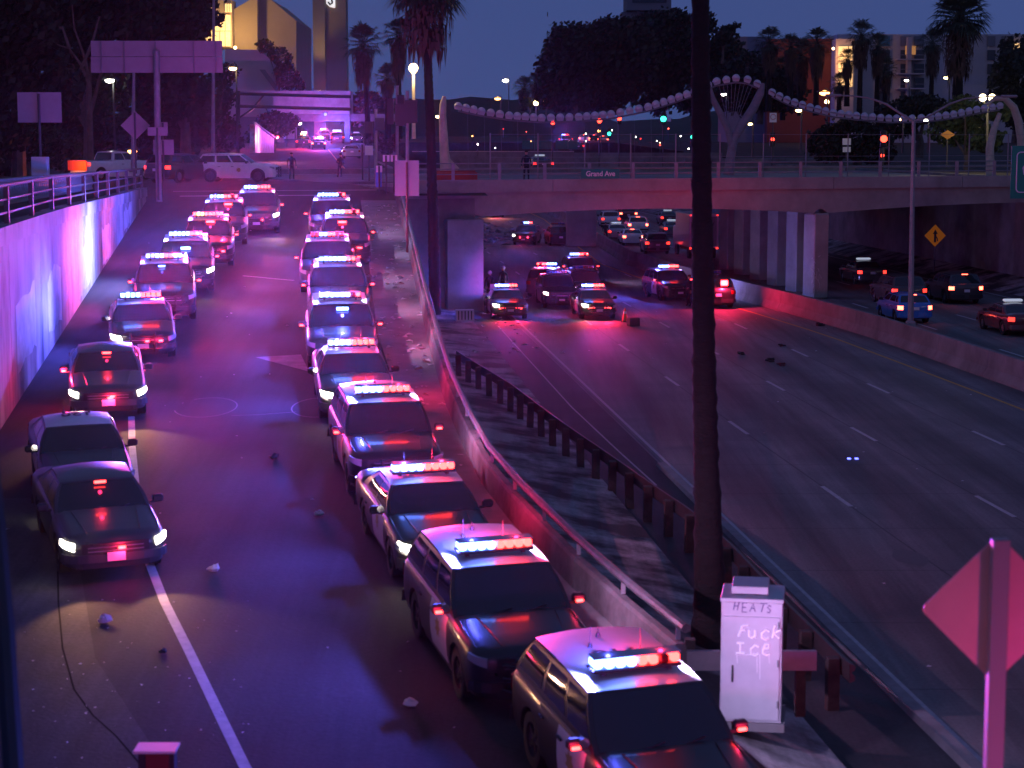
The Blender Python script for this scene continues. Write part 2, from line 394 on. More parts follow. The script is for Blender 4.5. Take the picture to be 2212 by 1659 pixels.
p0 = lp[0]; lp = [Vector((p0.x+3.4, p0.y-8, 0)), Vector((p0.x+1.75, p0.y-4.2, 0))] + lp
line('edge_line', [(p.x, p.y) for p in lp], .16, paint_w, rz4)
cp = [onramp(u, v) for u, v in ((124, 1180), (126, 1300), (135, 1400), (160, 1490), (200, 1545), (250, 1590), (310, 1660), (400, 1720))]
line('road_crack', [(p.x, p.y) for p in cp], .03, tar, rz4)
for pts in (((1115, 705), (1200, 790), (1290, 880), (1400, 975), (1490, 1050)),):
    P = [onz(u, v) for u, v in pts]; line('edge_line', [(p.x-.9, p.y) for p in P], .06, paint_w, lambda x, y: .02)
# ramp details: arrow, guide line, circle scuffs, stop bar, crosswalks
line('painted_line', [(p.x, p.y) for p in (onramp(525, 596), onramp(560, 599), onramp(600, 603), onramp(635, 606))], .10, paint_w, rz4)
a0, a1, a2 = onramp(552, 772), onramp(650, 766), onramp(668, 803)
b = MB(); b.add([(p.x, p.y, rampz(p.y)+.005) for p in (a0, a2, a1)], [(0, 1, 2)])
tag(b.build('painted_arrow', mat('worn_arrow_paint', (.22, .21, .21), .8, var=.5, vscale=2)), kind='structure')
cc = onramp(445, 880)
line('tyre_scuff', [(cc.x+.78*math.cos(t*.2)+.0, cc.y+1.2*math.sin(t*.2)) for t in range(-14, 12)], .035, mat('chalk_scuff', (.25, .2, .2), .8), rz4)
cc = onramp(690, 880)
line('tyre_scuff', [(cc.x+.7*math.cos(t*.2), cc.y+1.2*math.sin(t*.2)) for t in range(8, 27)], .035, MAT['chalk_scuff'], rz4)
line('tyre_scuff', [(p.x, p.y) for p in (onramp(500, 898), onramp(560, 896), onramp(640, 890))], .035, MAT['chalk_scuff'], rz4)
line('stop_bar', [(-17.6, 103.4), (-8.6, 104.0)], .32, paint_w, lambda x, y: rampz(y)+.006)
line('crosswalk_line', [(-18.4, 106.0), (-7.4, 106.8)], .2, paint_w, lambda x, y: rampz(y)+.006)
for k in range(6):
    line('crosswalk_line', [(-17.8+k*2.0, 127.5), (-17.9+k*2.0, 130.2)], .4, paint_w, lambda x, y: rampz(y)+.04)
line('lane_line', [(-12.3-(y-150)*.11, y) for y in rng(150, 260, 8)], .12, paint_y, lambda x, y: rampz(y)+.036)
# kerb strip along right side of the ramp (gutter + kerb)
ky = rng(30, 100, 2)
b = MB()
for dy0, wd, h in ((0, .28, .13),):
    rings = []
    for y in ky:
        x = barx(y)-interp([(30, .5), (45, 1.0), (60, 1.5), (100, 1.8)], y); z = rampz(y)
        rings.append([(x, y, z), (x, y, z+h), (x+wd, y, z+h), (x+wd, y, z)])
    b.loft(rings)
tag(b.build('kerb', kerb_m), kind='structure')
strip('pavement', kerb_m, ky, lambda y: barx(y)-interp([(30, .5), (45, 1.0), (60, 1.5), (100, 1.8)], y)+.25, lambda y: barx(y), lambda x, y: rampz(y)+.125)
# dike (raised asphalt edge) beside the freeway
b = MB(); rings = []
for y in rng(14, 55, 2):
    x = fx(9.5, y); rings.append([(x-.16, y, .0), (x-.10, y, .11), (x+.12, y, .11), (x+.2, y, .0)])
b.loft(rings); tag(b.build('kerb', mat('pale_kerb', (.24, .23, .23), .8, var=.3, vscale=1.5)), kind='structure')
strip('verge', shoulder_m, rng(14, 40, 2), lambda y: wallx(y), lambda y: interp([(14, -1.0), (p0.y-4, -4.2), (26, -4.9), (30, -6.6), (36, -8.2), (40, -9.2)], y), lambda x, y: rampz(y)+.003)

# ---- left retaining wall (thing with cast panels)
t = thing('retaining_wall', 'tall concrete retaining wall beside the ramp lit in red and blue streaks', 'wall', (wallx(48), 48, 0))
def walltop(y): return 7.15-max(0, y-60)*.0085
ys = rng(10, 101, 6.5)
for i in range(len(ys)-1):
    a, c = ys[i]+.02, ys[i+1]-.02
    b = MB(); za0, za1 = rampz(a)-.2, walltop(a)-.45; zc0, zc1 = rampz(c)-.2, walltop(c)-.45
    xa, xc = wallx(a), wallx(c)
    b.add([(xa, a, za0), (xc, c, zc0), (xc, c, max(zc1, zc0+.05)), (xa, a, za1), (xa-.3, a, za0), (xc-.3, c, zc0), (xc-.3, c, max(zc1, zc0+.05)), (xa-.3, a, za1)],
          [(0, 1, 2, 3), (7, 6, 5, 4), (3, 2, 6, 7), (0, 3, 7, 4), (1, 5, 6, 2)])
    o = b.build('wall_panel', wall_m, t); o.location = -t.location
b = MB(); rings = []
for y in ys:
    x, z = wallx(y), max(walltop(y), rampz(y)+.5)
    rings.append([(x+.07, y, z-.45), (x+.07, y, z), (x-.45, y, z), (x-.45, y, z-.45)])
b.loft(rings); o = b.build('coping', wall_m, t); o.location = -t.location
# graffiti cover-up patches on the wall
for y0, y1, z0, z1 in ((50, 54, .8, 2.6), (57, 60.5, .5, 2.2), (66, 70, .3, 1.8), (75, 79, .2, 1.5), (86, 91, .15, 1.0)):
    b = MB(); n = 8
    vs = []
    for i in range(n+1):
        y = y0+(y1-y0)*i/n; x = wallx(y)+.006
        vs += [(x, y, rampz(y)+z0+R_.uniform(-.12, .12)), (x, y, rampz(y)+z1+R_.uniform(-.2, .2))]
    b.add(vs, [(2*i, 2*i+2, 2*i+3, 2*i+1) for i in range(n)])
    o = b.build('paint_patch', mat('cover_up_paint', (.40, .38, .40), .6, var=.4, vscale=1.5), t); o.location = -t.location
# railing on top
t = thing('steel_railing', 'three-bar steel railing along the top of the tall retaining wall', 'railing', (wallx(48)-.15, 48, walltop(48)))
L0 = t.location.copy()
for hz_ in (.98, .62, .28):
    b = MB(); b.tube([(wallx(y)-.15, y, walltop(y)+hz_) for y in rng(20, 100, 4)], .035 if hz_ < .9 else .05, 6)
    o = b.build('rail', mat('dull_rail_steel', (.10, .10, .11), .5, .4), t, True); o.location = -L0
for y in rng(20, 100, 5):
    b = MB(); b.box((wallx(y)-.15, y, walltop(y)+.49), (.12, .12, .98)); o = b.build('post', MAT['dull_rail_steel'], t); o.location = -L0
# balustrade behind the railing
t = thing('concrete_balustrade', 'pale concrete balustrade of thick balusters behind the steel railing', 'balustrade', (wallx(48)-2.4, 48, walltop(48)))
L0 = t.location.copy()
b = MB(); b.loft([[(wallx(y)-2.2, y, walltop(y)+.75), (wallx(y)-2.2, y, walltop(y)+.87), (wallx(y)-2.6, y, walltop(y)+.87), (wallx(y)-2.6, y, walltop(y)+.75)] for y in rng(40, 97, 4)])
o = b.build('handrail', concrete, t); o.location = -L0
bm_ = MB(); bm_.loft([[(r*math.cos(2*PI*k/8), r*math.sin(2*PI*k/8), z) for k in range(8)] for r, z in ((.13, 0), (.13, .06), (.08, .14), (.15, .35), (.08, .62), (.13, .68), (.13, .75))])
base = None
for y in rng(42, 96, .62):
    if base is None: base = bm_.build('baluster', concrete, t, True); o = base
    else: o = base.copy(); C.objects.link(o)
    o.location = Vector((wallx(y)-2.4, y, walltop(y)))-L0

# ---- right ramp barrier with pipe rail
t = thing('ramp_barrier', 'long curving concrete barrier with steel pipe rail between the ramp and the freeway', 'barrier', (barx(40), 40, rampz(40)))
L0 = t.location.copy()
def seg(y0, y1, name='barrier_section'):
    b = MB(); rings = []
    for y in rng(y0+.015, y1-.015, 1.2):
        x, z = barx(y), rampz(y); zb = min(z-.2, gz(x+.3, y)-.3)
        rings.append([(x-.02, y, z-.1), (x+.03, y, z+.60), (x+.06, y, z+.66), (x+.19, y, z+.66), (x+.22, y, z+.60), (x+.25, y, zb)])
    b.loft(rings); o = b.build(name, mat('grimy_concrete', (.13, .12, .125), .85, var=.6, vscale=1.2, bump=.3, bscale=9), t, False); o.location = -L0
yy = 28.7
while yy < 103: seg(yy, min(103, yy+4.6)); yy += 4.6
b = MB(); b.tube([(barx(y)+.16, y, rampz(y)+.93) for y in rng(28.6, 103, 1.0)], .075, 8); o = b.build('pipe_rail', mat('worn_pipe_steel', (.15, .15, .16), .38, .6, var=.4, vscale=6), t, True); o.location = -L0
for y in rng(28.9, 102.5, 2.3):
    b = MB(); b.box((barx(y)+.16, y, rampz(y)+.79), (.07, .10, .24)); o = b.build('bracket', steel_m, t); o.location = -L0

# ---- bent plates/picket fence piece on barrier (mangled mesh)
# ---- W beam guardrail with timber posts
GR = [onz(1880, 1492, .75), onz(1810, 1431, .75), onz(1700, 1322, .75), onz(1580, 1189, .75), onz(1490, 1112, .75), onz(1430, 1075, .75), onz(1330, 1008, .75), onz(1210, 930, .75), onz(1100, 850, .75), onz(985, 785, .75)]
GT = sorted([(p.y, p.x) for p in GR])
t = thing('guardrail', 'long dark guardrail on thick timber posts between gravel strip and freeway', 'guardrail', (interp(GT, 45), 45, 0)); L0 = t.location.copy()
gy = rng(30.5, 74, 1.0)
b = MB(); rings = []
for y in gy:
    x = interp(GT, y); rings.append([(x+dx, y, gz(x-.3, y)+.80-dzz) for dx, dzz in ((0, 0), (.07, .03), (.07, .09), (.01, .15), (.07, .21), (.07, .28), (0, .31), (-.02, .31), (-.02, 0))])
b.loft(rings); o = b.build('beam', mat('dark_weathered_steel', (.07, .065, .07), .5, .4, var=.3), t); o.location = -L0
base = None
for y in rng(31, 73, 1.75):
    x = interp(GT, y)
    if base is None:
        b = MB(); b.box((0, 0, 0), (.2, .2, 1.0), ch=.012); base = b.build('post', wood, t); o = base
    else: o = base.copy(); C.objects.link(o)
    g = gz(x-.3, y)
    o.location = Vector((x-.14, y, g+.27))-L0; o.rotation_euler = (R_.uniform(-.03, .03), R_.uniform(-.03, .03), .1)
# second near rail piece crossing behind the cabinet
t = thing('guardrail', 'short low steel rail running flat behind the white graffiti cabinet', 'guardrail', onramp(1560, 1420))
L0 = t.location.copy(); A = onramp(1462, 1400, .55); B_ = A+Vector((2.1, -.1, -.35))
b = MB(); b.box((A+B_)/2, ((B_-A).length, .1, .30)); o = b.build('beam', steel_m, t); o.location = -L0
for k in (.1, .5, .9):
    p = A.lerp(B_, k); b = MB(); b.box((p.x, p.y+.12, p.z-.3), (.15, .15, .9)); o = b.build('post', wood, t); o.location = -L0

# ---- median barrier
t = thing('median_barrier', 'long concrete median barrier between the two freeway carriageways', 'barrier', (fx(26, 80), 80, 0)); L0 = t.location.copy()
y = 40.
while y < 290:
    b = MB(); rings = []
    for q in (y+.02, y+3, y+5.98):
        x = fx(interp(BARR, q), q); rings.append([(x-.34, q, 0), (x-.32, q, .1), (x-.16, q, .4), (x-.1, q, 1.05), (x+.1, q, 1.05), (x+.16, q, .4), (x+.32, q, .1), (x+.34, q, 0)])
    b.loft(rings); o = b.build('barrier_section', concrete_d, t); o.location = -L0; y += 6
b = MB()

# ================================================================ BRIDGE
bd = thing('road_bridge', 'wide concrete road bridge crossing the whole freeway', 'bridge', (10, bridgey(10), 0)); L0 = bd.location.copy()
U = Vector((1, .397, 0)).normalized(); V = Vector((-U.y, U.x, 0))
def bp_(x, back, z):        # point on the bridge: x along near edge, back metres behind it
    return Vector((x, bridgey(x), z)) + V*back
def bslab(name, x0, x1, b0, b1, z0, z1, m, n=1):
    b = MB(); P = [bp_(x0, b0, z0), bp_(x1, b0, z0), bp_(x1, b1, z0), bp_(x0, b1, z0)]
    b.add([tuple(p) for p in P]+[(p.x, p.y, z1) for p in P], [(3, 2, 1, 0), (4, 5, 6, 7), (0, 1, 5, 4), (1, 2, 6, 5), (2, 3, 7, 6), (3, 0, 4, 7)])
    o = b.build(name, m, bd); o.location = -L0; return o
bslab('deck', -6, 60, .5, 42, 6.1, 6.72, concrete_d)
bslab('sidewalk', -6, 60, .3, 3.2, 6.723, 6.9, concrete)
# fascia: parapet band + girder with haunches
def fascia(x0, x1, zlow):
    n = 14; b = MB(); vs = []; fs = []
    for i in range(n+1):
        x = x0+(x1-x0)*i/n; t = i/n; zl = zlow[0]*(1-t)+zlow[1]*t + .35*4*t*(1-t)
        for bk, z in ((.24, 6.45), (.24, zl), (1.1, zl), (1.1, 6.05)): vs.append(tuple(bp_(x, bk, z)))
    for i in range(n):
        for k in range(3): a = i*4+k; fs.append((a, a+4, a+5, a+1))
    b.add(vs, fs); o = b.build('girder', concrete, bd); o.location = -L0
fascia(-6, -1.5, (5.0, 5.1)); fascia(-1.5, 17.6, (5.1, 5.0)); fascia(18.6, 42, (5.0, 5.2)); fascia(42, 60, (5.2, 5.2)); fascia(17.6, 18.6, (4.9, 4.9))
for i, x in enumerate(rng(-6, 60, 8.2)[:-1]):
    bslab('parapet', x+.012, x+8.23, 0, .3, 6.42, 7.1, concrete)
bslab('end_beam', -6, 60, 41, 42, 5.2, 7.1, concrete_d)
# abutments and piers
bslab('abutment', -6, -1.95, .2, 42, -.1, 6.1, concrete_d)
b = MB(); P = bp_(-2.9, -.15, 0); b.box((P.x, P.y+.9, 2.45), (2.1, 1.8, 5.1), rz=.38, ch=.06); o = b.build('pier', concrete, bd); o.location = -L0
for bk, w_, n in ((.7, 1.0, 0),):
    P = bp_(18.1, bk, 0); b = MB(); b.box((P.x, P.y, 2.5), (.95, 1.3, 5.0), rz=.38, ch=.08); o = b.build('pier', concrete, bd); o.location = -L0
for k in range(5):
    yy_ = 119.5+k*5; P = Vector((17.55-.1*(yy_-119.5), yy_, 0))
    b = MB(); b.box((P.x, P.y, 3.0), (.95, 1.3, 6.1), rz=.38, ch=.08); o = b.build('pier', concrete, bd); o.location = -L0
P = onz(1270, 533); b = MB(); b.box((P.x-.6, P.y, 3.2), (2.6, 1.6, 6.3), ch=.05); o = b.build('pier', concrete, bd); o.location = -L0
# right side retaining walls
t = thing('retaining_wall', 'high plain retaining wall along the far right edge of the freeway', 'wall', (fx(43.6, 120), 120, 0)); L0r = t.location.copy()
for y0 in rng(58, 290, 9)[:-1]:
    b = MB(); b.add([(fx(43.8, y), y, z) for y in (y0+.02, y0+8.9) for z in (-.1, 6.9)]+[(fx(44.4, y), y, z) for y in (y0+.02, y0+8.9) for z in (-.1, 6.9)], [(0, 1, 3, 2), (1, 5, 7, 3), (0, 4, 5, 1), (2, 3, 7, 6), (4, 6, 7, 5)])
    o = b.build('wall_panel', concrete_d, t); o.location = -L0r
strip('gravel_bench', earth, rng(50, 290, 10), lambda y: fx(41.2, y), lambda y: fx(43.85, y), lambda x, y: .02+max(0, (x-fx(41.2, y)))*.25)
t = thing('retaining_wall', 'dark left abutment wall running back beyond the bridge pier', 'wall', (fx(8.2, 200), 200, 0)); L0r = t.location.copy()
b = MB(); b.add([(fx(5.5, y), y, z) for y in (149, 300) for z in (-.1, 7)]+[(fx(5.0, y), y, z) for y in (149, 300) for z in (-.1, 7)], [(0, 1, 3, 2), (1, 5, 7, 3), (0, 4, 5, 1), (2, 3, 7, 6)])
o = b.build('wall_panel', concrete_d, t); o.location = -L0r
strip('freeway_apron', freeway_m, rng(112, 300, 12), lambda y: fx(5.4, y), lambda y: fx(9.5, y), lambda x, y: -.004)

# bridge railing
rl = thing('bridge_railing', 'low purple-lit steel railing along the edge of the bridge', 'railing', bp_(10, .15, 7.1)); L0 = rl.location.copy()
for hz_ in (.30, .58, .88):
    b = MB(); b.tube([bp_(-5.8, .15, 7.1+hz_), bp_(60, .15, 7.1+hz_)], .03, 6); o = b.build('rail', steel_m, rl); o.location = -L0
base = None
for x in rng(-5.6, 59, 2.45):
    if base is None: b = MB(); b.box((0, 0, .45), (.18, .14, .9)); base = b.build('post', steel_m, rl); o = base
    else: o = base.copy(); C.objects.link(o)
    o.location = bp_(x, .15, 7.1)-L0
fe = thing('mesh_fence', 'tall thin fence posts strung with wire behind the bridge railing', 'fence', bp_(10, 3.3, 6.9)); L0 = fe.location.copy()
base = None
for x in rng(-1, 59, 2.62):
    if base is None: b = MB(); b.cyl((0, 0, 0), (0, 0, 2.55), .035, n=6); base = b.build('post', steel_m, fe); o = base
    else: o = base.copy(); C.objects.link(o)
    o.location = bp_(x, .5, 7.05)-L0
for z in (9.55, 8.3):
    b = MB(); b.tube([bp_(-1, .5, z), bp_(59, .5, z)], .012, 4); o = b.build('wire', steel_m, fe); o.location = -L0

# ---- bead string sculpture with arch supports
sp = thing('bead_sculpture', 'drooping string of pale half-round domes hung between concrete horns above the bridge', 'sculpture', bp_(8, 3.5, 6.9)); L0 = sp.location.copy()
cream = mat('cream_cast_concrete', (.55, .48, .36), .7, var=.25, vscale=2, bump=.3, bscale=8)
grey_h = mat('grey_cast_concrete', (.20, .19, .22), .7, var=.25, vscale=2, bump=.3, bscale=8)
dome_m = mat('pale_dome', (.55, .53, .58), .4, .1, var=.1)
def dp(u, v, back=3.5):       # depth on the sculpture line
    d = ray(u, v); # intersect with vertical plane bridgey line shifted
    s0 = bp_(0, back, 0); t = (s0.y - .397*s0.x)/(d.y - .397*d.x); return Vector((d.x*t, d.y*t, CAMZ+d.z*t))
curve1 = [(990, 229), (1040, 240), (1100, 249), (1170, 254), (1250, 252), (1320, 246), (1400, 230), (1450, 214), (1500, 197), (1530, 183), (1548, 175), (1590, 168), (1615, 171), (1636, 180)]
curve2 = [(1668, 199), (1700, 215), (1750, 231), (1800, 243), (1850, 249), (1920, 255), (1970, 255), (2010, 253), (2060, 246), (2110, 236), (2160, 228)]
dome = None; cables = []
def half_dome():
    b = MB(); n = 8
    b.grid(lambda a, c: (.25*math.cos(PI*a)*math.cos((c-.5)*PI*.98), -.2*math.sin((c-.5)*PI*.98), .25*math.sin(PI*a)*math.cos((c-.5)*PI*.98)-.02), 9, 6)
    b.add([(-.25, -.03, -.02), (.25, -.03, -.02), (.19, -.03, -.22), (-.19, -.03, -.22), (-.25, .03, -.02), (.25, .03, -.02), (.19, .03, -.22), (-.19, .03, -.22)], [(0, 1, 2, 3), (7, 6, 5, 4), (0, 3, 7, 4), (1, 5, 6, 2), (3, 2, 6, 7)])
    return b
for cv in (curve1, curve2):
    pts = []
    for (u0, v0), (u1, v1) in zip(cv, cv[1:]):
        n = max(1, round(math.hypot(u1-u0, v1-v0)/19.2))
        pts += [(u0+(u1-u0)*i/n, v0+(v1-v0)*i/n) for i in range(n)]
    pts.append(cv[-1]); path = []
    for i, (u, v) in enumerate(pts):
        p = dp(u, v); path.append(p+Vector((0, .05, -.27)))
        if dome is None: dome = half_dome().build('dome', dome_m, sp, True); o = dome
        else: o = dome.copy(); C.objects.link(o)
        u2, v2 = pts[min(i+1, len(pts)-1)]; u1, v1 = pts[max(i-1, 0)]
        sl = math.atan2(-(v2-v1), max(1, u2-u1)); o.location = p-L0; o.rotation_euler = (R_.uniform(-.15, .15), -sl, .38); o.scale = (.97, 1, .95)
    b = MB(); b.tube(path, .05, 6); o = b.build('cable', grey_h, sp, True); o.location = -L0
def horn(pts, rs, m, name='horn'):
    b = MB(); b.tube([dp(u, v) for u, v in pts], rs, 10); o = b.build(name, m, sp, True); o.location = -L0
horn([(968, 395), (964, 370), (960, 330), (958, 290), (956, 250), (957, 225), (960, 208)], [.5, .34, .27, .24, .21, .19, .10], cream)
horn([(950, 385), (985, 362), (965, 340)], [.2, .22, .1], cream, 'foot')
horn([(1648, 180), (1643, 200), (1628, 232), (1605, 268), (1585, 300), (1578, 340), (1574, 378)], [.12, .24, .27, .27, .27, .28, .34], grey_h)
horn([(1532, 185), (1540, 215), (1556, 245), (1572, 280), (1580, 315)], [.1, .18, .2, .2, .2], grey_h)
horn([(2130, 226), (2148, 214), (2170, 212), (2190, 232), (2200, 262), (2206, 300), (2208, 380)], [.08, .14, .2, .24, .26, .26, .28], cream)
horn([(2160, 245), (2147, 280), (2138, 320), (2140, 380)], [.14, .22, .26, .3], cream)
for k in range(9):
    u = 1552+k*9.5; b = MB(); b.tube([dp(u, 178), dp(1578, 296)], .012, 4); o = b.build('stay_wire', steel_m, sp); o.location = -L0
for k in range(12):
    u = 1010+k*36; v = interp([(a, c) for a, c in curve1], u); b = MB(); b.tube([dp(u, v+6), dp(u+2, 382)], .008, 4); o = b.build('stay_wire', steel_m, sp); o.location = -L0
# red water barrier at horn foot
p = dp(985, 384, 2.0); t = thing('water_barrier', 'low red plastic barrier at the foot of the cream horn on the bridge', 'barrier', (p.x, p.y, 6.9), .38)
b = MB(); b.box((0, 0, .3), (2.4, .4, .6), ch=.06); b.build('body', red_wrap, t); b = MB(); b.box((0, 0, .63), (2.2, .16, .08)); b.build('lip', red_wrap, t)

# ================================================================ VEHICLES
def tab(l): return lambda y: interp(l, y) if l[0][0] < y < l[-1][0] else (l[0][1] if y <= l[0][0] else l[-1][1])
KIND = {
 'suv': dict(L=5.0, W=2.0, H=1.74, zt=[(-2.5, .72), (-2.47, .9), (-2.36, 1.0), (-2.0, 1.06), (-1.2, 1.13), (2.25, 1.17), (2.44, 1.1), (2.5, .9)],
             gh=(-1.22, -.42, 2.38, 2.0), wb=(-1.46, 1.42), r=.385, gw=(.93, .77), bz=1.13, pil=(.02, .3, .335, .62, .655, .97)),
 'sedan': dict(L=5.0, W=1.9, H=1.47, zt=[(-2.5, .62), (-2.46, .76), (-2.3, .86), (-1.9, .91), (-1.1, .99), (1.6, 1.03), (1.8, 1.07), (2.36, 1.06), (2.46, .98), (2.5, .8)],
               gh=(-1.15, -.42, 1.78, 1.0), wb=(-1.5, 1.4), r=.345, gw=(.92, .72), bz=.985, pil=(.06, .44, .48, .86, .9, .93)),
 'hatch': dict(L=4.3, W=1.8, H=1.50, zt=[(-2.15, .64), (-2.1, .8), (-1.95, .9), (-1.6, .97), (-1.0, 1.03), (1.9, 1.06), (2.08, 1.02), (2.15, .85)],
               gh=(-1.15, -.4, 2.0, 1.6), wb=(-1.3, 1.28), r=.32, gw=(.92, .74), bz=1.03, pil=(.04, .38, .42, .78, .82, .94)),
 'pickup': dict(L=5.6, W=2.0, H=1.85, zt=[(-2.8, .85), (-2.75, 1.05), (-2.6, 1.14), (-2.2, 1.18), (-1.35, 1.22), (.7, 1.24), (2.7, 1.26), (2.8, 1.2)],
                gh=(-1.3, -.65, .95, .75), wb=(-1.8, 1.75), r=.40, gw=(.93, .78), bz=1.22, pil=(.05, .45, .49, .92, .94, .96)),
}
def make_car(kind, paint, roofpaint=None, doorpaint=None, police=False, bar=False, push=False, num=None, tail='off', head='off', name=None):
    K = KIND[kind]; L, W, H = K['L'], K['W'], K['H']; Wh = W/2; zt = tab(K['zt']); r = K['r']
    root = bpy.data.objects.new(name or 'car', None); C.objects.link(root)
    rf, rr_, pw = .62, .42, 4.
    def hw(y):
        t = y+L/2; q = L/2-y; k = 1.
        if t < rf: k = min(k, (1-(1-max(t, .002)/rf)**pw)**(1/pw))
        if q < rr_: k = min(k, (1-(1-max(q, .002)/rr_)**pw)**(1/pw))
        if t < 1.3: k *= 1-.03*(1-t/1.3)**2
        return Wh*k
    def archz(y):
        z = .24 if -L/2+.5 < y < L/2-.5 else .30
        for yw in K['wb']:
            Ra = r+.07; d = abs(y-yw)
            if d < Ra: z = max(z, r+math.sqrt(Ra*Ra-d*d))
        return z
    def sec(y):
        w_, T = hw(y), zt(y); zb = archz(y); mid = .66
        rows = [(0, T+.035), (.4*w_, T+.03), (.74*w_, T+.012), (.90*w_, T-.025), (.965*w_, T-.085), (.995*w_, T-.2), (w_, mid), (.985*w_, .46), (.94*w_, zb)]
        out_ = []
        for x, z in rows: out_.append((x, max(min(z, T+.04), zb)))
        return out_
    def sidex(z, y=0.):
        T = zt(y); tb = [(.24, .94), (.46, .985), (.66, 1.), (T-.2, .995), (T-.085, .965), (T-.025, .9)]
        return Wh*interp(tb, z)
    ys = [0, .012, .035, .07, .13, .21, .32, .46, .62]; ys = [-L/2+a for a in ys] + [L/2-a for a in (0, .012, .035, .08, .15, .26, .42)]
    ys += [y for y in rng(-L/2+.75, L/2-.5, .2)]
    for yw in K['wb']:
        ys += [yw+(r+.07)*math.cos(PI*k/10) for k in range(11)]
    ys = sorted(set(round(y, 3) for y in ys))
    rings = []
    for y in ys:
        s_ = sec(y); rings.append([(-x, y, z) for x, z in reversed(s_)] + [(x, y, z) for x, z in s_[1:]])
    b = MB(); n = len(rings[0])
    b.loft(rings, cap=False, closed=False)
    b.add(rings[0], [tuple(range(n))]); b.add(rings[-1], [tuple(range(n-1, -1, -1))])
    body = b
    # greenhouse surfaces
    yb0, yt0, yb1, yt1 = K['gh']; g0, g1 = K['gw'][0]*Wh, K['gw'][1]*Wh; zb, zr = K['bz']-.03, H-.05
    def gwid(t): return g0+(g1-g0)*t + .035*math.sin(PI*t)
    def fr(a, t, off=0.): return (a*(gwid(t)), yb0+(yt0-yb0)*t+.16*(1-t*.4)*a*a-off*.75, zb+(zr-zb)*t-.035*a*a*t+off*.6)
    def re(a, t, off=0.): return (a*(gwid(t)), yb1+(yt1-yb1)*t-.10*a*a+off*.9, zb+.02+(zr-zb-.02)*t-.035*a*a*t+off*.4)
    def si(a, t, sg, off=0.):
        y0, y1 = fr(1, t)[1], re(1, t)[1]; return (sg*(gwid(t)+off), y0+(y1-y0)*a, zb+.02*a*(1-t)+(zr-zb-.02*a)*t-.035*t+0*off)
    g = MB()
    g.grid(lambda a, t: fr(2*a-1, t), 8, 4); g.grid(lambda a, t: re(1-2*a, t), 8, 4)
    g.grid(lambda a, t: si(a, t, 1), 6, 4); g.grid(lambda a, t: si(1-a, t, -1), 6, 4)
    body.add(g.v, g.f)
    body.build('body', paint, root, True)
    rp = roofpaint or paint
    def roof(a, b_):
        f_, e_ = fr(2*a-1, 1), re(2*a-1, 1); y = f_[1]+(e_[1]-f_[1])*b_
        return (f_[0]+(e_[0]-f_[0])*b_, y, f_[2]+.002+.05*math.sin(PI*min(1, max(0, b_)))**.6*(1-.5*(2*a-1)**2))
    b = MB(); b.grid(lambda a, t: roof(a, t), 8, 12); b.build('roof', rp, root, True)
    # glass
    def pane(nm, fn, a0, a1, t0, t1, na=6, nb=3):
        b = MB(); b.grid(lambda a, t: fn(a0+(a1-a0)*a, t0+(t1-t0)*t), na, nb); b.build(nm, glass, root, True)
    pane('windshield', lambda a, t: fr(a, t, .006), -.93, .93, .06, .95, 8, 4)
    pane('rear_window', lambda a, t: re(-a, t, .006), -.88, .88, .14, .92, 8, 3)
    pl = K['pil']
    for sg in (1, -1):
        for k in range(0, 6, 2):
            if pl[k+1]-pl[k] < .05: continue
            pane('side_window', (lambda a, t, sg=sg: si(a if sg > 0 else a, t, sg, .006)), pl[k] if sg > 0 else pl[k+1], pl[k+1] if sg > 0 else pl[k], .16, .9, 3, 3)
    # doors
    y0 = fr(1, 0)[1]; y1 = re(1, 0)[1]
    def door(nm, ya, yb_, sg, m, off):
        b = MB(); hi = K['bz']-.07; lo = .33
        f = lambda a, t: (sg*(sidex(lo+(hi-lo)*t)+off), ya+(yb_-ya)*a, lo+(hi-lo)*t)
        ff = f if sg > 0 else (lambda a, t: f(1-a, t))
        b.grid(ff, 2, 5)
        nb = 6; b.add([(sg*sidex(lo+(hi-lo)*t/5), y, lo+(hi-lo)*t/5) for y in (ya, yb_) for t in range(6)] + [f(e, t/5) for e in (0, 1) for t in range(6)],
              [(e*6+t, e*6+t+1, 12+e*6+t+1, 12+e*6+t) for e in (0, 1) for t in range(5)])
        d = b.build(nm, m, root, True)
        h = MB(); h.box((sg*(Wh+.025), yb_-.16, K['bz']-.2), (.03, .16, .03)); h.build('handle', trim if m != white else trim, d)
        return d
    dm = [(K['wb'][0]+r+.22, .22), (.25, K['wb'][1]-r-.02)]
    for sg in (1, -1):
        d = door('door', dm[0][0], dm[0][1], sg, doorpaint or paint, .007)
        if doorpaint:
            e = MB(); yc = (dm[0][0]+dm[0][1])/2; pts = []
            for k in range(14):
                a = 2*PI*k/14; rr = .17 if k % 2 == 0 else .10; pts.append((sg*(Wh+.009), yc+rr*math.cos(a)*sg, .74+rr*math.sin(a)))
            e.poly(pts, (sg, 0, 0), .003); e.build('star_emblem', gold, d)
        if dm[1][1] > dm[1][0]+.3 and kind != 'pickup': door('door', dm[1][0], dm[1][1], sg, paint, .006)
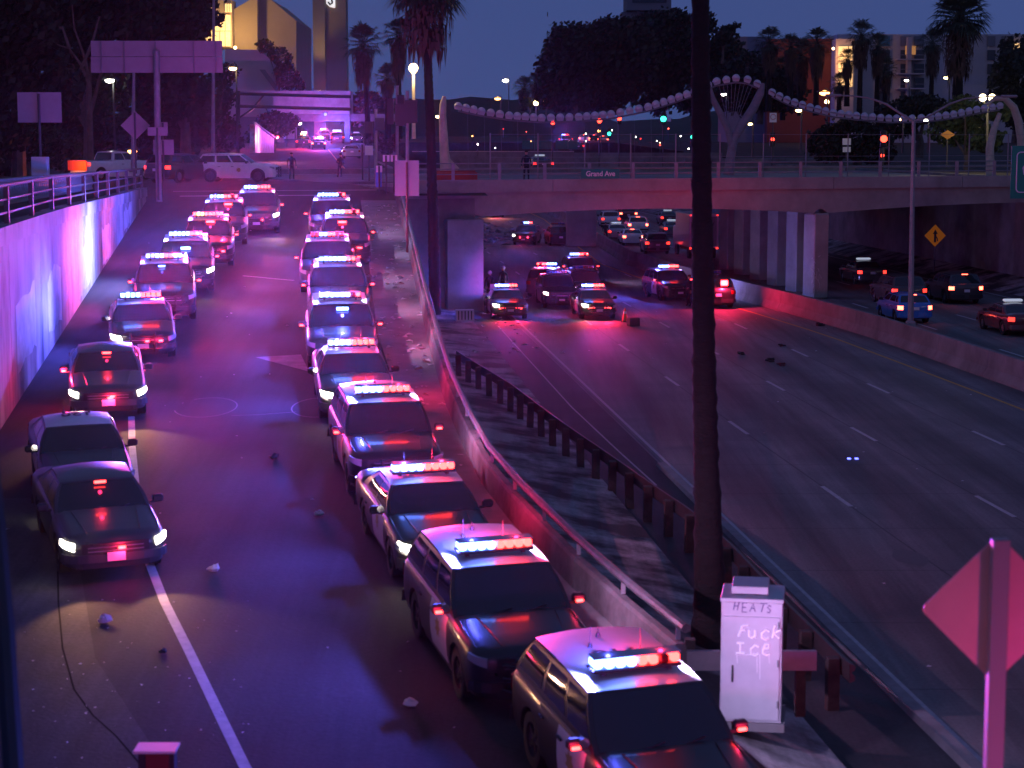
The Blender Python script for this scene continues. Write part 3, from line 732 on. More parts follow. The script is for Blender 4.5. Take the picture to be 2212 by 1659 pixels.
    # front patches
    def fp(th0, th1, z0, z1, off, m, nm, sg=1, rear=False, n=5, z1b=None, z0b=None, dep=.03):
        b = MB(); rad = rr_ if rear else rf; vs = []
        for i in range(n+1):
            th = th0+(th1-th0)*i/n; x = Wh*math.sin(th)**(2/pw); yy = rad-rad*max(0, math.cos(th))**(2/pw)
            nx_, ny_ = math.sin(th)**1.5, -math.cos(th)**1.5; l = math.hypot(nx_, ny_); nx_ /= l; ny_ /= l
            za = z0+((z0b if z0b is not None else z0)-z0)*i/n; zc = z1+((z1b if z1b is not None else z1)-z1)*i/n
            for zz, o_ in ((za, -dep), (za, off), (zc, off*.6), (zc, -dep)):
                X, Y = x+nx_*o_, -L/2+yy+ny_*o_
                if rear: Y = -Y
                vs.append((sg*X, Y, zz))
        fs = []
        for i in range(n):
            for k in range(3): a = i*4+k; fs.append((a, a+4, a+5, a+1))
        fs += [(0, 1, 2, 3), tuple(n*4+k for k in (3, 2, 1, 0))]
        b.add(vs, fs); return b.build(nm, m, root, False)
    zf = zt(-L/2+.2)
    rad_ = math.radians
    # grille, bumpers
    for (z0, z1, nm, m) in ((zf-.30, zf-.11, 'grille', trim), (.30, .44, 'air_intake', trim)):
        b = MB(); n = 8; vs = []
        for i in range(n+1):
            x = -.52*Wh*1.2+1.04*Wh*1.2*i/n; y = -L/2+rf-rf*(1-min(.99, abs(x)/Wh)**pw)**(1/pw)-.012
            vs += [(x, y, z0), (x, y, z1), (x, y+.05, z1), (x, y+.05, z0)]
        b.add(vs, [f for i in range(n) for f in ((i*4, i*4+4, i*4+5, i*4+1), (i*4+1, i*4+5, i*4+6, i*4+2), (i*4+3, i*4, i*4+4, i*4+7))]); go = b.build(nm, m, root)
        if nm == 'grille':
            b = MB()
            for q in range(2): b.box((0, -L/2-.02, z0+.05+q*.07), (1.04*Wh, .02, .016))
            b.build('grille_bar', alloy, go)
    fp(.02, 1.25, .40, .55, .03, paint, 'bumper', 1); fp(.02, 1.25, .40, .55, .03, paint, 'bumper', -1)
    fp(.02, 1.3, .36, .56, .04, trim if kind == 'suv' else paint, 'rear_bumper', 1, True); fp(.02, 1.3, .36, .56, .04, trim if kind == 'suv' else paint, 'rear_bumper', -1, True)
    hm = white_on if head == 'on' else clear
    for sg in (-1, 1):
        h = fp(.62, 1.32, zf-.24, zf-.10, .012, hm, 'headlight', sg, z1b=zf-.055, z0b=zf-.15)
        tl = fp(.55, 1.35, zt(L/2-.2)-.33, zt(L/2-.2)-.13, .012, {'off': redlens, 'tail': tail_on, 'brake': brake_on}[tail], 'tail_light', sg, True)
    if tail == 'brake':
        b = MB(); p = re(0, .97); b.box((0, p[1]+.02, p[2]+.01), (.34, .05, .035)); b.build('high_brake_light', brake_on, root)
    b = MB(); b.box((0, -L/2-.035, .5), (.32, .012, .16)); b.build('licence_plate', plate_m, root)
    b = MB(); b.box((0, L/2+.035 if kind == 'suv' else L/2+.03, .78 if kind != 'pickup' else .62), (.32, .02, .16)); b.build('licence_plate', plate_m, root)
    # hood crease lines (shut lines)
    hd = MB()
    for sg in (-1, 1):
        hd.tube([(sg*(.50+.12*q)*Wh, -L/2+.22+(yb0+L/2-.2)*q, zt(-L/2+.22+(yb0+L/2-.2)*q)+.028) for q in (0, .35, .7, 1)], .012, 5)
        hd.tube([(sg*.88*Wh*(1-.03*(q < .1)), -L/2+.3+(yb0+L/2-.2)*q, zt(-L/2+.3+(yb0+L/2-.2)*q)-.012) for q in (0, .35, .7, 1)], .008, 4)
    hd.build('hood_crease', paint, root, True)
    # underbody
    b = MB(); b.box((0, 0, .32), (W-.55, L-.5, .2)); b.box((0, 0, .6), (W-.62, L-.7, .5)); b.build('underbody', trim, root)
    # wheels
    tm = MB(); prof = [(.05, r*.62), (.10, r*.64), (.115, r*.9), (.10, r), (-.10, r), (-.115, r*.9), (-.10, r*.6)]
    tm.loft([[(x, rr*math.cos(2*PI*k/18), rr*math.sin(2*PI*k/18)) for k in range(18)] for x, rr in prof], cap=False)
    rm = MB(); rm.loft([[(x, rr*math.cos(2*PI*k/18), rr*math.sin(2*PI*k/18)) for k in range(18)] for x, rr in ((.07, r*.63), (.02, r*.60), (.04, .01))], cap=False)
    for k in range(5):
        a = 2*PI*k/5; rm.box((.055, r*.33*math.cos(a), r*.33*math.sin(a)), (.03, r*.5, .07), M=Matrix.Rotation(a, 4, 'X'))
    rm.ball((.06, 0, 0), (.03, .06, .06), 8, 4)
    tyre0 = None
    for sg in (-1, 1):
        for yw in K['wb']:
            wh = bpy.data.objects.new('wheel', None); C.objects.link(wh); wh.parent = root
            wh.location = (sg*(Wh-.135), yw, r); wh.rotation_euler = (0, 0, 0 if sg > 0 else PI)
            if tyre0 is None: ty = tm.build('tyre', rubber, wh, True); ri = rm.build('rim', alloy if not police else mat('steel_wheel', (.06, .06, .065), .4, .6), wh, False); tyre0 = (ty, ri)
            else:
                for s_ in tyre0: c = s_.copy(); C.objects.link(c); c.parent = wh
    # mirrors
    for sg in (-1, 1):
        b = MB(); b.box((sg*(Wh+.11), yb0+.42, K['bz']+.06), (.2, .12, .15), ch=.035); b.box((sg*(Wh+.0), yb0+.40, K['bz']-.0), (.1, .05, .04)); b.build('mirror', trim, root)
    # shelf detail: wipers
    b = MB()
    for x in (-.45, .15):
        p, q = fr(x, .05, .02), fr(x+.42, .16, .02); b.tube([p, q], .01, 4)
    b.build('wiper', trim, root)
    if police:
        for nm, x, y, h in (('antenna', .28, .62, .35), ('antenna', -.25, 1.1 if kind == 'suv' else .7, .28), ('antenna', 0., 1.5 if kind == 'suv' else .85, .12)):
            b = MB(); b.cyl((x, y, H-.01), (x, y, H+.05), .035, .02, 6); b.cyl((x, y, H+.04), (x+.01, y+.03, H+h), .008, .005, 4); b.build(nm, trim, root)
        b = MB(); b.cyl((-Wh-.02, yb0+.28, K['bz']+.10), (-Wh-.02, yb0+.42, K['bz']+.10), .07, .05, 8); b.cyl((-Wh+.08, yb0+.4, K['bz']), (-Wh-.02, yb0+.4, K['bz']+.1), .015, n=4); b.build('spotlight', chrome, root)
        if num:
            t = text_mesh('roof_number', num, .44, decal_k, root, .003, .004); t.location = (0, .75 if kind == 'suv' else .45, H+.012); t.rotation_euler = (math.radians(-.5), 0, PI)
    if push:
        b = MB()
        for x in (-.34, .34): b.box((x, -L/2-.11, .62), (.06, .08, .62), ch=.015)
        for z in (.44, .62, .82): b.tube([(-.55, -L/2-.02, z), (-.45, -L/2-.12, z), (.45, -L/2-.12, z), (.55, -L/2-.02, z)], .028, 6)
        b.build('push_bumper', trim, root, True)
    if bar:
        yb = yt0+.50; zb_ = H+.035
        b = MB(); b.box((0, yb, zb_+.03), (1.22, .30, .05), ch=.015); b.box((-.45, yb, zb_-.01), (.06, .2, .06)); b.box((.45, yb, zb_-.01), (.06, .2, .06)); lb = b.build('light_bar', trim, root)
        b = MB(); b.box((0, yb, zb_+.195), (1.2, .24, .02), ch=.008); b.build('bar_lid', clear, lb)
        for k in range(8):
            x = -.525+k*.15; b = MB(); b.box((0, 0, 0), (.118, .28 if k not in (0, 7) else .24, .135), ch=.03); o = b.build('lens', bluelens if k < 4 else redlens, lb, False, (x, yb, zb_+.115)); o['k'] = k
    return root
def children_named(o, n):
    out_ = []
    for c in o.children:
        if c.name.split('.')[0] == n: out_.append(c)
        out_ += children_named(c, n)
    return out_
BLUE, RED = (.09, .10, 1.), (1., .02, .10)
RL = random.Random(77)
def set_bar(root, states, eb, er, side_l=None, side_r=None, es=1., rs=1., boost=False):
    """states: 8 letters  B W = lit blue-white, D deep blue, R lit red, d deep red, . off"""
    mp = {'B': blue_on, 'D': blue_deep, 'R': red_on, 'd': red_deep, 'W': white_on, 'A': amber_on}
    for o in children_named(root, 'lens'):
        k = o['k']
        if states[k] != '.': setmat(o, mp[states[k]])
    lb = children_named(root, 'light_bar')[0]; kind = root['k']; K = KIND[kind]; yb = K['gh'][1]+.50; z = K['H']+.15
    for x, e, col, sc_ in ((-.30, eb, BLUE, side_l), (.30, er, RED, side_r)):
        if e > 0:
            e = e*(1.35 if x < 0 else 1.15); sx = -1 if x < 0 else 1
            lamp('lens_glow', 'AREA', lb, (x, yb-.148, z), e*.22, col, (math.radians(-93), 0, 0), .44, .014, spread=36)
            lamp('lens_glow', 'AREA', lb, (x, yb+.148, z), e*.3, col, (math.radians(88), 0, 0), .44, .014, spread=90)
            lamp('lens_glow', 'AREA', lb, (sx*.60, yb, z), e*1.5*es*(rs if sx > 0 else 1)*RL.uniform(.55, 1.5)*(1.9 if (sx < 0 and boost) else 1), sc_ or col, (math.radians(-RL.uniform(70, 84)), 0, math.radians(90+RL.uniform(-22, 22))*sx), .18, .014, spread=RL.uniform(105, 165))
            lamp('lens_glow', 'POINT', lb, (x*1.2, yb, z+.10), e*.05, col, size=.04)
def grille_lights(root, spots, e=6):
    K = KIND[root['k']]
    for x, z, w_, st in spots:
        b = MB(); b.box((0, 0, 0), (w_, .04, .06), ch=.015); o = b.build('grille_light', {'R': red_on, 'B': blue_on, 'W': white_on, 'A': amber_on}[st], root, False, (x, -K['L']/2-.06, z))
        if e > 200: lamp('grille_glow', 'SPOT', root, (x, -K['L']/2-.16, z), e*.7, RED, (math.radians(62), 0, PI), .04, spot=math.radians(115), blend=.9)
        elif e: lamp('grille_glow', 'POINT', root, (x, -K['L']/2-.16, z), e, RED if st == 'R' else BLUE if st == 'B' else (1, .8, .5), size=.04)
def windshield_light(root, x, st, e=5, top=.82):
    K = KIND[root['k']]; yb0, yt0 = K['gh'][:2]; y = yb0+(yt0-yb0)*top; z = K['bz']+(K['H']-K['bz'])*top
    b = MB(); b.box((0, 0, 0), (.22 if e < 14 else .34, .03, .05 if e < 14 else .09), ch=.012); b.build('dash_light', {'R': red_on, 'B': blue_on, 'W': white_on}[st], root, False, (x, y-.07, z))
    if e >= 14: lamp('dash_glow', 'AREA', root, (x, y-.12, z+.02), e*.7, RED if st == 'R' else (.2, .3, 1), (math.radians(-93), 0, 0), .2, .05, spread=36)
    if e: lamp('dash_glow', 'POINT', root, (x, y-.16, z+.02), e, RED if st == 'R' else BLUE, size=.04)
def mirror_light(root, sides=(-1, 1), e=4):
    K = KIND[root['k']]
    for sg in sides:
        b = MB(); b.box((0, 0, 0), (.12, .03, .05), ch=.012); b.build('mirror_light', red_on, root, False, (sg*(K['W']/2+.11), K['gh'][0]+.34, K['bz']+.03))
        if e: lamp('mirror_glow', 'POINT', root, (sg*(K['W']/2+.13), K['gh'][0]+.26, K['bz']+.03), e, RED, size=.03)
def headlights(root, sides=(-1, 1), e=260, tilt=7):
    K = KIND[root['k']]
    hs = children_named(root, 'headlight')
    for o in hs:
        sg = -1 if sum(v.co.x for v in o.data.vertices) < 0 else 1
        if sg in sides: setmat(o, white_on)
    for sg in sides:
        if e: lamp('beam', 'SPOT', root, (sg*K['W']*.36, -K['L']/2-.1, .78), e, (1, .46, .24), (math.radians(90-tilt), 0, PI), .06, spot=math.radians(70), blend=.5)
def place(root, p, slope, heading_m, facing=True, bank=0.):
    """p: point of the ground under the car's centre; heading_m = dX/dY of the car's axis; facing = nose towards the camera"""
    n = Vector((0, -slope, 1)).normalized(); f = Vector((heading_m, 1, 0)); f = (f-n*f.dot(n)).normalized()
    if facing: yax = f
    else: yax = -f
    xax = yax.cross(n).normalized(); M = Matrix((xax, yax, n)).transposed().to_4x4(); M.translation = p
    root.matrix_world = M
    root.location = p; root.rotation_euler = M.to_euler()
CARS = []
def new(proto, kind, label, cat, group=None, used={}):
    if id(proto) not in used: used[id(proto)] = 1; c = proto
    else: c = copy_tree(proto)
    c['k'] = kind; tag(c, label, cat, group); return c

psuv = make_car('suv', black, white, white, True, True, True, '918', name='police_suv')
psed = make_car('sedan', black, white, white, True, True, True, '120', name='police_sedan')
usuv = make_car('suv', black, None, None, True, True, True, name='dark_police_suv')
unm = make_car('sedan', dark_p, None, None, False, False, False, name='unmarked_sedan')
GP = 'police vehicles queued on the ramp'
def ramp_car(proto, kind, u, v, m, label, states=None, eb=0, er=0, sl=None, sr=None, es=1., cat='police car', group=GP):
    """u,v: pixel of the centre of the windshield top edge"""
    K = KIND[kind]; p = onramp(u, v, K['H']-.05); f = Vector((m, 1, 0)).normalized(); p = p + f*(-K['gh'][1])
    c = new(proto, kind, label, cat, group); place(c, Vector((p.x, p.y, rampz(p.y))), RB, m)
    if states: set_bar(c, states, eb, er, sl, sr, es, 1. if (sr or u < 600) else .6, u < 600)
    return c
E = 92
c = ramp_car(psuv, 'suv', 1398, 1476, -.30, 'nearest black and white police SUV beside the graffiti cabinet with two red mirror lights', 'BBBBRR.R', E*.5, E*.5, None, (.66, .50, 1.), 1.8); mirror_light(c)  # bar's right side lamp tinted lavender and raised to brighten the cabinet
c = ramp_car(psuv, 'suv', 1085, 1215, -.27, 'police SUV second in the right column with white roof lit blue and red', 'BBBBRRRR', E, E); mirror_light(c, (-1,))
c = ramp_car(psed, 'sedan', 925, 1040, -.24, 'police sedan with one glowing ring headlight behind the second SUV', 'BBBBRRRR', E, E)
K = KIND['sedan']
b = MB(); hs = [(-.64*.95, -2.50, .80), (-.88*.95, -2.36, .83), (-.93*.95, -2.2, .84), (-.9*.95, -2.3, .73), (-.62*.95, -2.50, .70)]
b.tube([Vector(q)+Vector((-.01, -.05, 0)) for q in hs+hs[:1]], .022, 6); b.build('ring_headlight', white_on, c)
lamp('beam', 'POINT', c, (-.8, -2.6, .75), 8, (1, .85, .6), size=.05)
c = ramp_car(psuv, 'suv', 833, 866, -.19, 'police SUV fourth in the right column with dark left bar end and red side light', '...BRRRR', E*.3, E*1.2); mirror_light(c, (-1,))
c = ramp_car(psed, 'sedan', 762, 761, -.14, 'police sedan fifth in the right column under a fully lit bar', 'BBBBRRRR', E, E)
c = ramp_car(psuv, 'suv', 736, 655, -.11, 'police SUV sixth in the right column with a dazzling white-blue dash light', 'BBBBBB.R', E*1.5, E*.8); windshield_light(c, .05, 'B', 60, .75)
c = ramp_car(psuv, 'suv', 730, 575, -.10, 'police SUV seventh in the right column between two SUVs with lit bar', 'BBBBBBRR', E*1.5, E*.6)
c = ramp_car(psuv, 'suv', 708, 520, -.09, 'police SUV eighth in the right column with its roof bar dark', 'dd....dd', 0, 30)
c = ramp_car(psuv, 'suv', 745, 470, -.09, 'police SUV near the kerb with a pink dash light and unlit bar', None); windshield_light(c, -.1, 'R', 20, .7); grille_lights(c, [(.55, .75, .2, 'R')], 12)
c = ramp_car(psuv, 'suv', 717, 432, -.09, 'last police SUV at the top of the right column glowing blue-white', 'BBBBBB..', E*1.6, E*.5)
for x_, y_, m_, eb_, er_, lb_ in ((5.9, 15.6, -.3, .7, .8, 'police SUV leading the right column just below the picture'), (8.2, 8.6, -.3, .6, 3.4, 'second police SUV below the picture ahead of the leading one'), (-1.2, 12.5, -.33, .12, .35, 'police SUV waiting below the picture in the left lane')):
    c = new(psuv, 'suv', lb_, 'police car', GP); place(c, Vector((x_, y_, max(.02, rampz(y_)))), RB if y_ > 13.6 else 0, m_); set_bar(c, 'BBBBRRRR', E*eb_, E*er_)
# left column
c = ramp_car(unm, 'sedan', 213, 1032, -.36, 'nearest unmarked dark sedan by the white edge line with one red light in its windshield', cat='car', group=None)
c['k'] = 'sedan'; windshield_light(c, .02, 'R', 3, .86); headlights(c, (-1, 1), 190, 10); grille_lights(c, [(.10, .66, .14, 'R')], 18)
c = ramp_car(psed, 'sedan', 174, 916, -.30, 'police sedan without lights on behind the nearest unmarked sedan, number on its white roof', None)
for o in children_named(c, 'light_bar'):
    for q in list(o.children): bpy.data.objects.remove(q)
    bpy.data.objects.remove(o)
c = ramp_car(unm, 'sedan', 230, 757, -.22, 'unmarked dark sedan with two bright headlights behind the police sedan with no bar', cat='car', group=None)
headlights(c, (-1, 1), 60, 9); grille_lights(c, [(.05, .62, .16, 'R')], 18); mirror_light(c, (-1,), 90)  # strong red mirror lamp added to redden the foot of the wall
c = ramp_car(psed, 'sedan', 306, 655, -.20, 'police sedan fourth in the left column with two red grille lights', 'BBBBRR.R', E*1.0, E, None, None, 1.4); grille_lights(c, [(.12, .66, .12, 'R'), (.50, .66, .12, 'R')], 22)
c = ramp_car(psuv, 'suv', 356, 568, -.17, 'police SUV fifth in the left column close to the retaining wall', 'BDBBRRBB', E, E, (1, .03, .12), None, 1.2); windshield_light(c, -.08, 'B', 3)
c = ramp_car(psuv, 'suv', 402, 519, -.15, 'police SUV sixth in the left column with a white-hot windshield light', 'BBBBBRRR', E*1.2, E, (.3, .35, 1), None, 1.6); windshield_light(c, .0, 'B', 50, .55); headlights(c, (1,), 60)
c = ramp_car(psuv, 'suv', 450, 475, -.13, 'police SUV seventh in the left column glowing red and yellow', 'RAARRRRR', E*.8, E*1.5, (1, .08, .03), None, 1.6); windshield_light(c, .1, 'R', 14, .85); grille_lights(c, [(.6, .72, .14, 'R')], 20)
c = ramp_car(psuv, 'suv', 484, 436, -.12, 'police SUV eighth in the left column with red dash light', 'BDBB.R..', E*.8, E*.6); windshield_light(c, .2, 'R', 14, .8)
c = ramp_car(psuv, 'suv', 556, 415, -.10, 'last police SUV at the top of the left column with one yellow headlight', 'BBBB.RRR', E*1.0, E*1.0); headlights(c, (1,), 200); grille_lights(c, [(.3, .68, .14, 'R')], 10)

# ---- freeway police
def fw_car(proto, kind, u, v, label, m=-.095, facing=True, cat='police car', group=None, z=0., dv=0):
    K = KIND[kind]; p = onz(u, v, z); f = Vector((m, 1, 0)).normalized(); p = p + f*(K['L']/2)
    c = new(proto, kind, label, cat, group); place(c, Vector((p.x, p.y, z)), 0, m, facing); return c
GF = 'police vehicles stopped on the freeway'
c = fw_car(psed, 'sedan', 1103, 692, 'police sedan beside the bridge pier with blue bar and two pairs of red front lights', group=GF); set_bar(c, 'BBBBB.RR', E*.4, E*.25, None, None, .1); grille_lights(c, [(-.42, .62, .34, 'R'), (.42, .62, .34, 'R')], 500)
c = fw_car(usuv, 'suv', 1214, 668, 'dark blue-lit police SUV facing the camera between the two red-lit cars', group=GF); headlights(c, (-1,), 0)
for o in children_named(c, 'lens'): pass
c = fw_car(psuv, 'suv', 1172, 645, 'police SUV with its white front door swung open behind the blue-lit one', m=.12, facing=False, group=GF)
for d in children_named(c, 'door'):
    xs = sum(v.co.x for v in d.data.vertices)/len(d.data.vertices); ysm = sum(v.co.y for v in d.data.vertices)/len(d.data.vertices)
    if xs > 0 and ysm < 0:
        hy = min(v.co.y for v in d.data.vertices); a = math.radians(62)
        d.matrix_local = Matrix.Translation((1.0, hy, 0)) @ Matrix.Rotation(a, 4, 'Z') @ Matrix.Translation((-1.0, -hy, 0)); d['label'] = 'white front door swung open'
c = fw_car(psed, 'sedan', 1295, 692, 'police sedan on the freeway throwing red light onto the lane in front', group=GF); set_bar(c, '.B...RRR', E*.2, E*.3); grille_lights(c, [(-.42, .64, .34, 'R'), (.42, .64, .34, 'R')], 800)
c = fw_car(usuv, 'suv', 1272, 655, 'dark police SUV directly behind the red-lit freeway sedan', group=GF)
c = fw_car(psuv, 'suv', 1262, 618, 'rearmost white-roofed police SUV of the freeway stack', group=GF)
c = fw_car(psuv, 'suv', 1470, 652, 'police SUV beside the dark palm trunk with blue and red bar on the freeway', m=-.2, group=GF); set_bar(c, 'BBBBRRR.', E*.5, E*.4, None, (.10, .15, 1), 1.8); mirror_light(c, (-1,)); grille_lights(c, [(.5, .7, .14, 'R')], 25)
c = fw_car(usuv, 'suv', 1552, 668, 'dark SUV just right of the palm trunk with a large red rear light', facing=False, group=GF); setmat(children_named(c, 'tail_light')[0], redlens)
b = MB(); b.box((0, 0, 0), (.42, .06, .30), ch=.08); b.build('warning_light', red_on, c, False, (-.3, 2.54, 1.45)); lamp('warning_glow', 'POINT', c, (-.3, 2.75, 1.45), 700, RED, size=.08)
c = fw_car(usuv, 'suv', 1130, 530, 'police SUV with blue bar far under the bridge beside scattered debris', m=.15, group=GF); set_bar(c, '..BBBRR.', E*.6, E*.2); grille_lights(c, [(-.3, .7, .16, 'R'), (.4, .7, .16, 'R')], 20)
c = fw_car(usuv, 'suv', 1212, 532, 'unlit black SUV with spare wheel parked far under the bridge', facing=False, cat='car')
c = fw_car(unm, 'sedan', 1073, 470, 'farthest car under the left bridge span with two red lights', facing=True, cat='car'); grille_lights(c, [(-.4, .9, .3, 'R'), (.4, .9, .3, 'R')], 260)

# ---- civilian traffic
cs_t = make_car('sedan', dark_p, tail='tail', name='sedan')
cs_b = make_car('sedan', dark_p, tail='brake', name='braking_sedan')
cu_b = make_car('suv', dark_p, tail='brake', name='braking_suv')
cu_t = make_car('suv', dark_p, tail='tail', name='suv')
ch_t = make_car('hatch', blue_p, tail='brake', name='hatchback')
def repaint(c, m):
    for n in ('body', 'roof', 'door', 'hood_crease', 'bumper', 'rear_bumper'):
        for o in children_named(c, n):
            if o.material_slots[0].material != trim: setmat(o, m)
GT_ = 'cars driving away on the right carriageway'
def civ(proto, kind, u, v, label, paint=None, m=-.095):
    c = fw_car(proto, kind, u, v, label, m=m, facing=False, cat='car', group=GT_)
    if paint: repaint(c, paint)
    return c
c = civ(cs_t, 'sedan', 1885, 616, 'black sedan with a small lit sign box on its roof beyond the bridge pier')
b = MB(); b.box((0, 0, 0), (.9, .3, .12), ch=.03); b.build('roof_box', mat('roof_sign', (.6, .6, .6), .4, emit=(.7, .8, 1), estr=.5), c, False, (0, .2, 1.56))
ch = civ(ch_t, 'hatch', 1978, 700, 'bright blue hatchback behind the tall lamp post')
c = civ(cu_t, 'suv', 1966, 664, 'black SUV directly in front of the blue hatchback')
c = civ(cu_b, 'suv', 2088, 658, 'black SUV with yellow-tinged brake lights in the far right lane')
c = civ(cs_t, 'sedan', 2222, 728, 'dark purple sedan cut off by the right frame edge', maroon_p)
for u, v, pr, k, pa, lb in ((1358, 479, cu_b, 'suv', maroon_p, 'tall dark red SUV with bright brake lights farthest up the traffic queue'),
    (1379, 506, cu_b, 'suv', white, 'white SUV with glowing brake lights in the queue under the bridge'),
    (1320, 492, cu_t, 'suv', white, 'white van-like SUV beside the far bridge pier'),
    (1336, 520, cs_t, 'sedan', silver, 'silver sedan behind the white van-like SUV by the pier'),
    (1369, 532, cs_b, 'sedan', white, 'low white sedan with a bright rear in the queue'),
    (1421, 550, cu_t, 'suv', grey_p, 'grey SUV leading toward the palm trunk in the queue'),
    (1457, 513, cs_t, 'sedan', grey_p, 'grey sedan alone in the third lane under the bridge'),
    (1447, 487, cs_t, 'sedan', dark_p, 'small black sedan farthest right under the middle span')):
    civ(pr, k, u, v, lb, pa, m=-.04)
# box truck behind the palm
p = onz(1512, 560); t = thing('box_truck', 'tall white box truck seen from behind beside the palm trunk', 'truck', (p.x, p.y+3, 0), .095)
b = MB(); b.box((0, 0, 2.2), (2.3, 6, 2.6), ch=.04); b.build('cargo_box', white, t)
b = MB(); b.box((0, -3.02, 2.15), (2.0, .04, 2.3)); d = b.build('roller_door', silver, t)
b = MB(); b.box((0, 3.9, 1.4), (2.1, 1.7, 1.9), ch=.1); b.build('cab', white, t)
b = MB(); b.box((0, .3, .75), (1.6, 7.5, .3)); b.build('chassis', trim, t)
for x in (-1.05, 1.05):
    b = MB(); b.box((x, -3.03, 3.42), (.12, .04, .08)); b.build('marker_light', tail_on, t)
    b = MB(); b.box((x, -3.03, .85), (.16, .04, .12)); b.build('tail_light', tail_on, t)
    for yw in (-2, 3.3): b = MB(); b.cyl((x*.8, yw, .48), (x*1.02, yw, .48), .48, n=14); b.build('wheel', rubber, t)

# ---- street-level vehicles
wsuv = make_car('suv', white, white, white, True, False, True, name='white_police_suv')
p = atY(512, 391, 118); c = new(wsuv, 'suv', 'white police SUV parked broadside across the top of the ramp', 'police car'); c.location = (p.x, p.y, rampz(p.y)); c.rotation_euler = (0, 0, math.radians(86))
p = atY(395, 391, 117); c = new(cu_t, 'suv', 'black SUV with red tail light left of the white police SUV', 'car'); c.location = (p.x, p.y, rampz(p.y)); c.rotation_euler = (0, 0, math.radians(150))
pk = make_car('pickup', white, tail='tail', name='pickup_truck')
p = atY(246, 378, 124); tag(pk, 'white pickup truck with an orange tailgate on the street above the wall', 'pickup truck'); pk['k'] = 'pickup'; pk.location = (p.x, p.y, rampz(p.y)+.05); pk.rotation_euler = (0, 0, math.radians(140))
b = MB(); b.box((0, 2.84, .95), (1.86, .05, .62), ch=.015); b.build('tailgate', orange_p, pk); b = MB(); b.box((0, 1.85, 1.29), (1.7, 1.7, .02)); b.build('bed_cover', trim, pk)
lamp('tail_glow', 'POINT', pk, (-.6, 3.7, 1.0), 160, (1, .18, .04), size=.08)  # lamp added behind the truck to brighten its tailgate
def up_car(proto, kind, u, v, y, lb, facing, cat='car', m=-.115, grp='vehicles far up the street'):
    p = atY(u, v, y); c = new(proto, kind, lb, cat, grp); place(c, Vector((p.x, y, rampz(y)+.03)), .015, m, facing); return c
c = up_car(psed, 'sedan', 688, 322, 262, 'police car with red tail lights far up the street under the walkway', False, 'police car'); set_bar(c, 'WWWBBRRR', E*14, E*14)
for o in children_named(c, 'tail_light'): setmat(o, brake_on)
c = up_car(psuv, 'suv', 728, 305, 292, 'farther police SUV with bright blue bar up the street', False, 'police car'); set_bar(c, 'BBBBBBBB', E*14, E*.5)
for o in children_named(c, 'tail_light'): setmat(o, tail_on)
c = up_car(cu_t, 'suv', 655, 318, 268, 'dark truck-like SUV with amber light left of the far police car', False); b = MB(); b.box((0, 0, 0), (.7, .1, .2)); b.build('warning_light', amber_on, c, False, (0, 2.4, 1.9))
c = up_car(cs_t, 'sedan', 770, 300, 300, 'dark car with two white headlights far right up the street', True); headlights(c, (-1, 1), 0)
c = up_car(unm, 'sedan', 759, 342, 212, 'silver sedan parked at the kerb up the street', False); repaint(c, silver)
c = up_car(psuv, 'suv', 700, 300, 330, 'farthest police SUV up the street lost in white glare', True, 'police car'); set_bar(c, 'BWWBRWRR', E*12, E*10)
# distant cars on upper road seen through the bridge railing
c = new(psuv, 'suv', 'lone police SUV with blue and red lights in the distance above the bridge deck', 'police car'); p = atY(1221, 315, 330); c.location = (p.x, 330, p.z); c.rotation_euler = (0, 0, .1); set_bar(c, 'BBBB..RR', E*4, E*2)
for q_c in [o for o in C.objects if o.get('group') == 'vehicles far up the street' and 'lit in white' not in o.get('label', '')][:0]: pass
for u, v, y, lb, pr in ((1261, 309, 340, 'distant red-lit car right of the lone police SUV', cs_b), (1285, 312, 345, 'second distant braking car beyond the bridge deck', cu_b), (1303, 311, 350, 'third distant braking car near the green signal', cs_b), (1242, 327, 300, 'distant car low behind the bridge fence with a red lamp', cs_t), (1165, 372, 180, 'dark car with small red lamps just behind the bridge railing', cs_t)):
    c = new(pr, 'sedan', lb, 'car', 'distant cars beyond the bridge'); p = atY(u, v, y); c.location = (p.x, y, p.z); c.rotation_euler = (0, 0, PI+R_.uniform(-.2, .2))

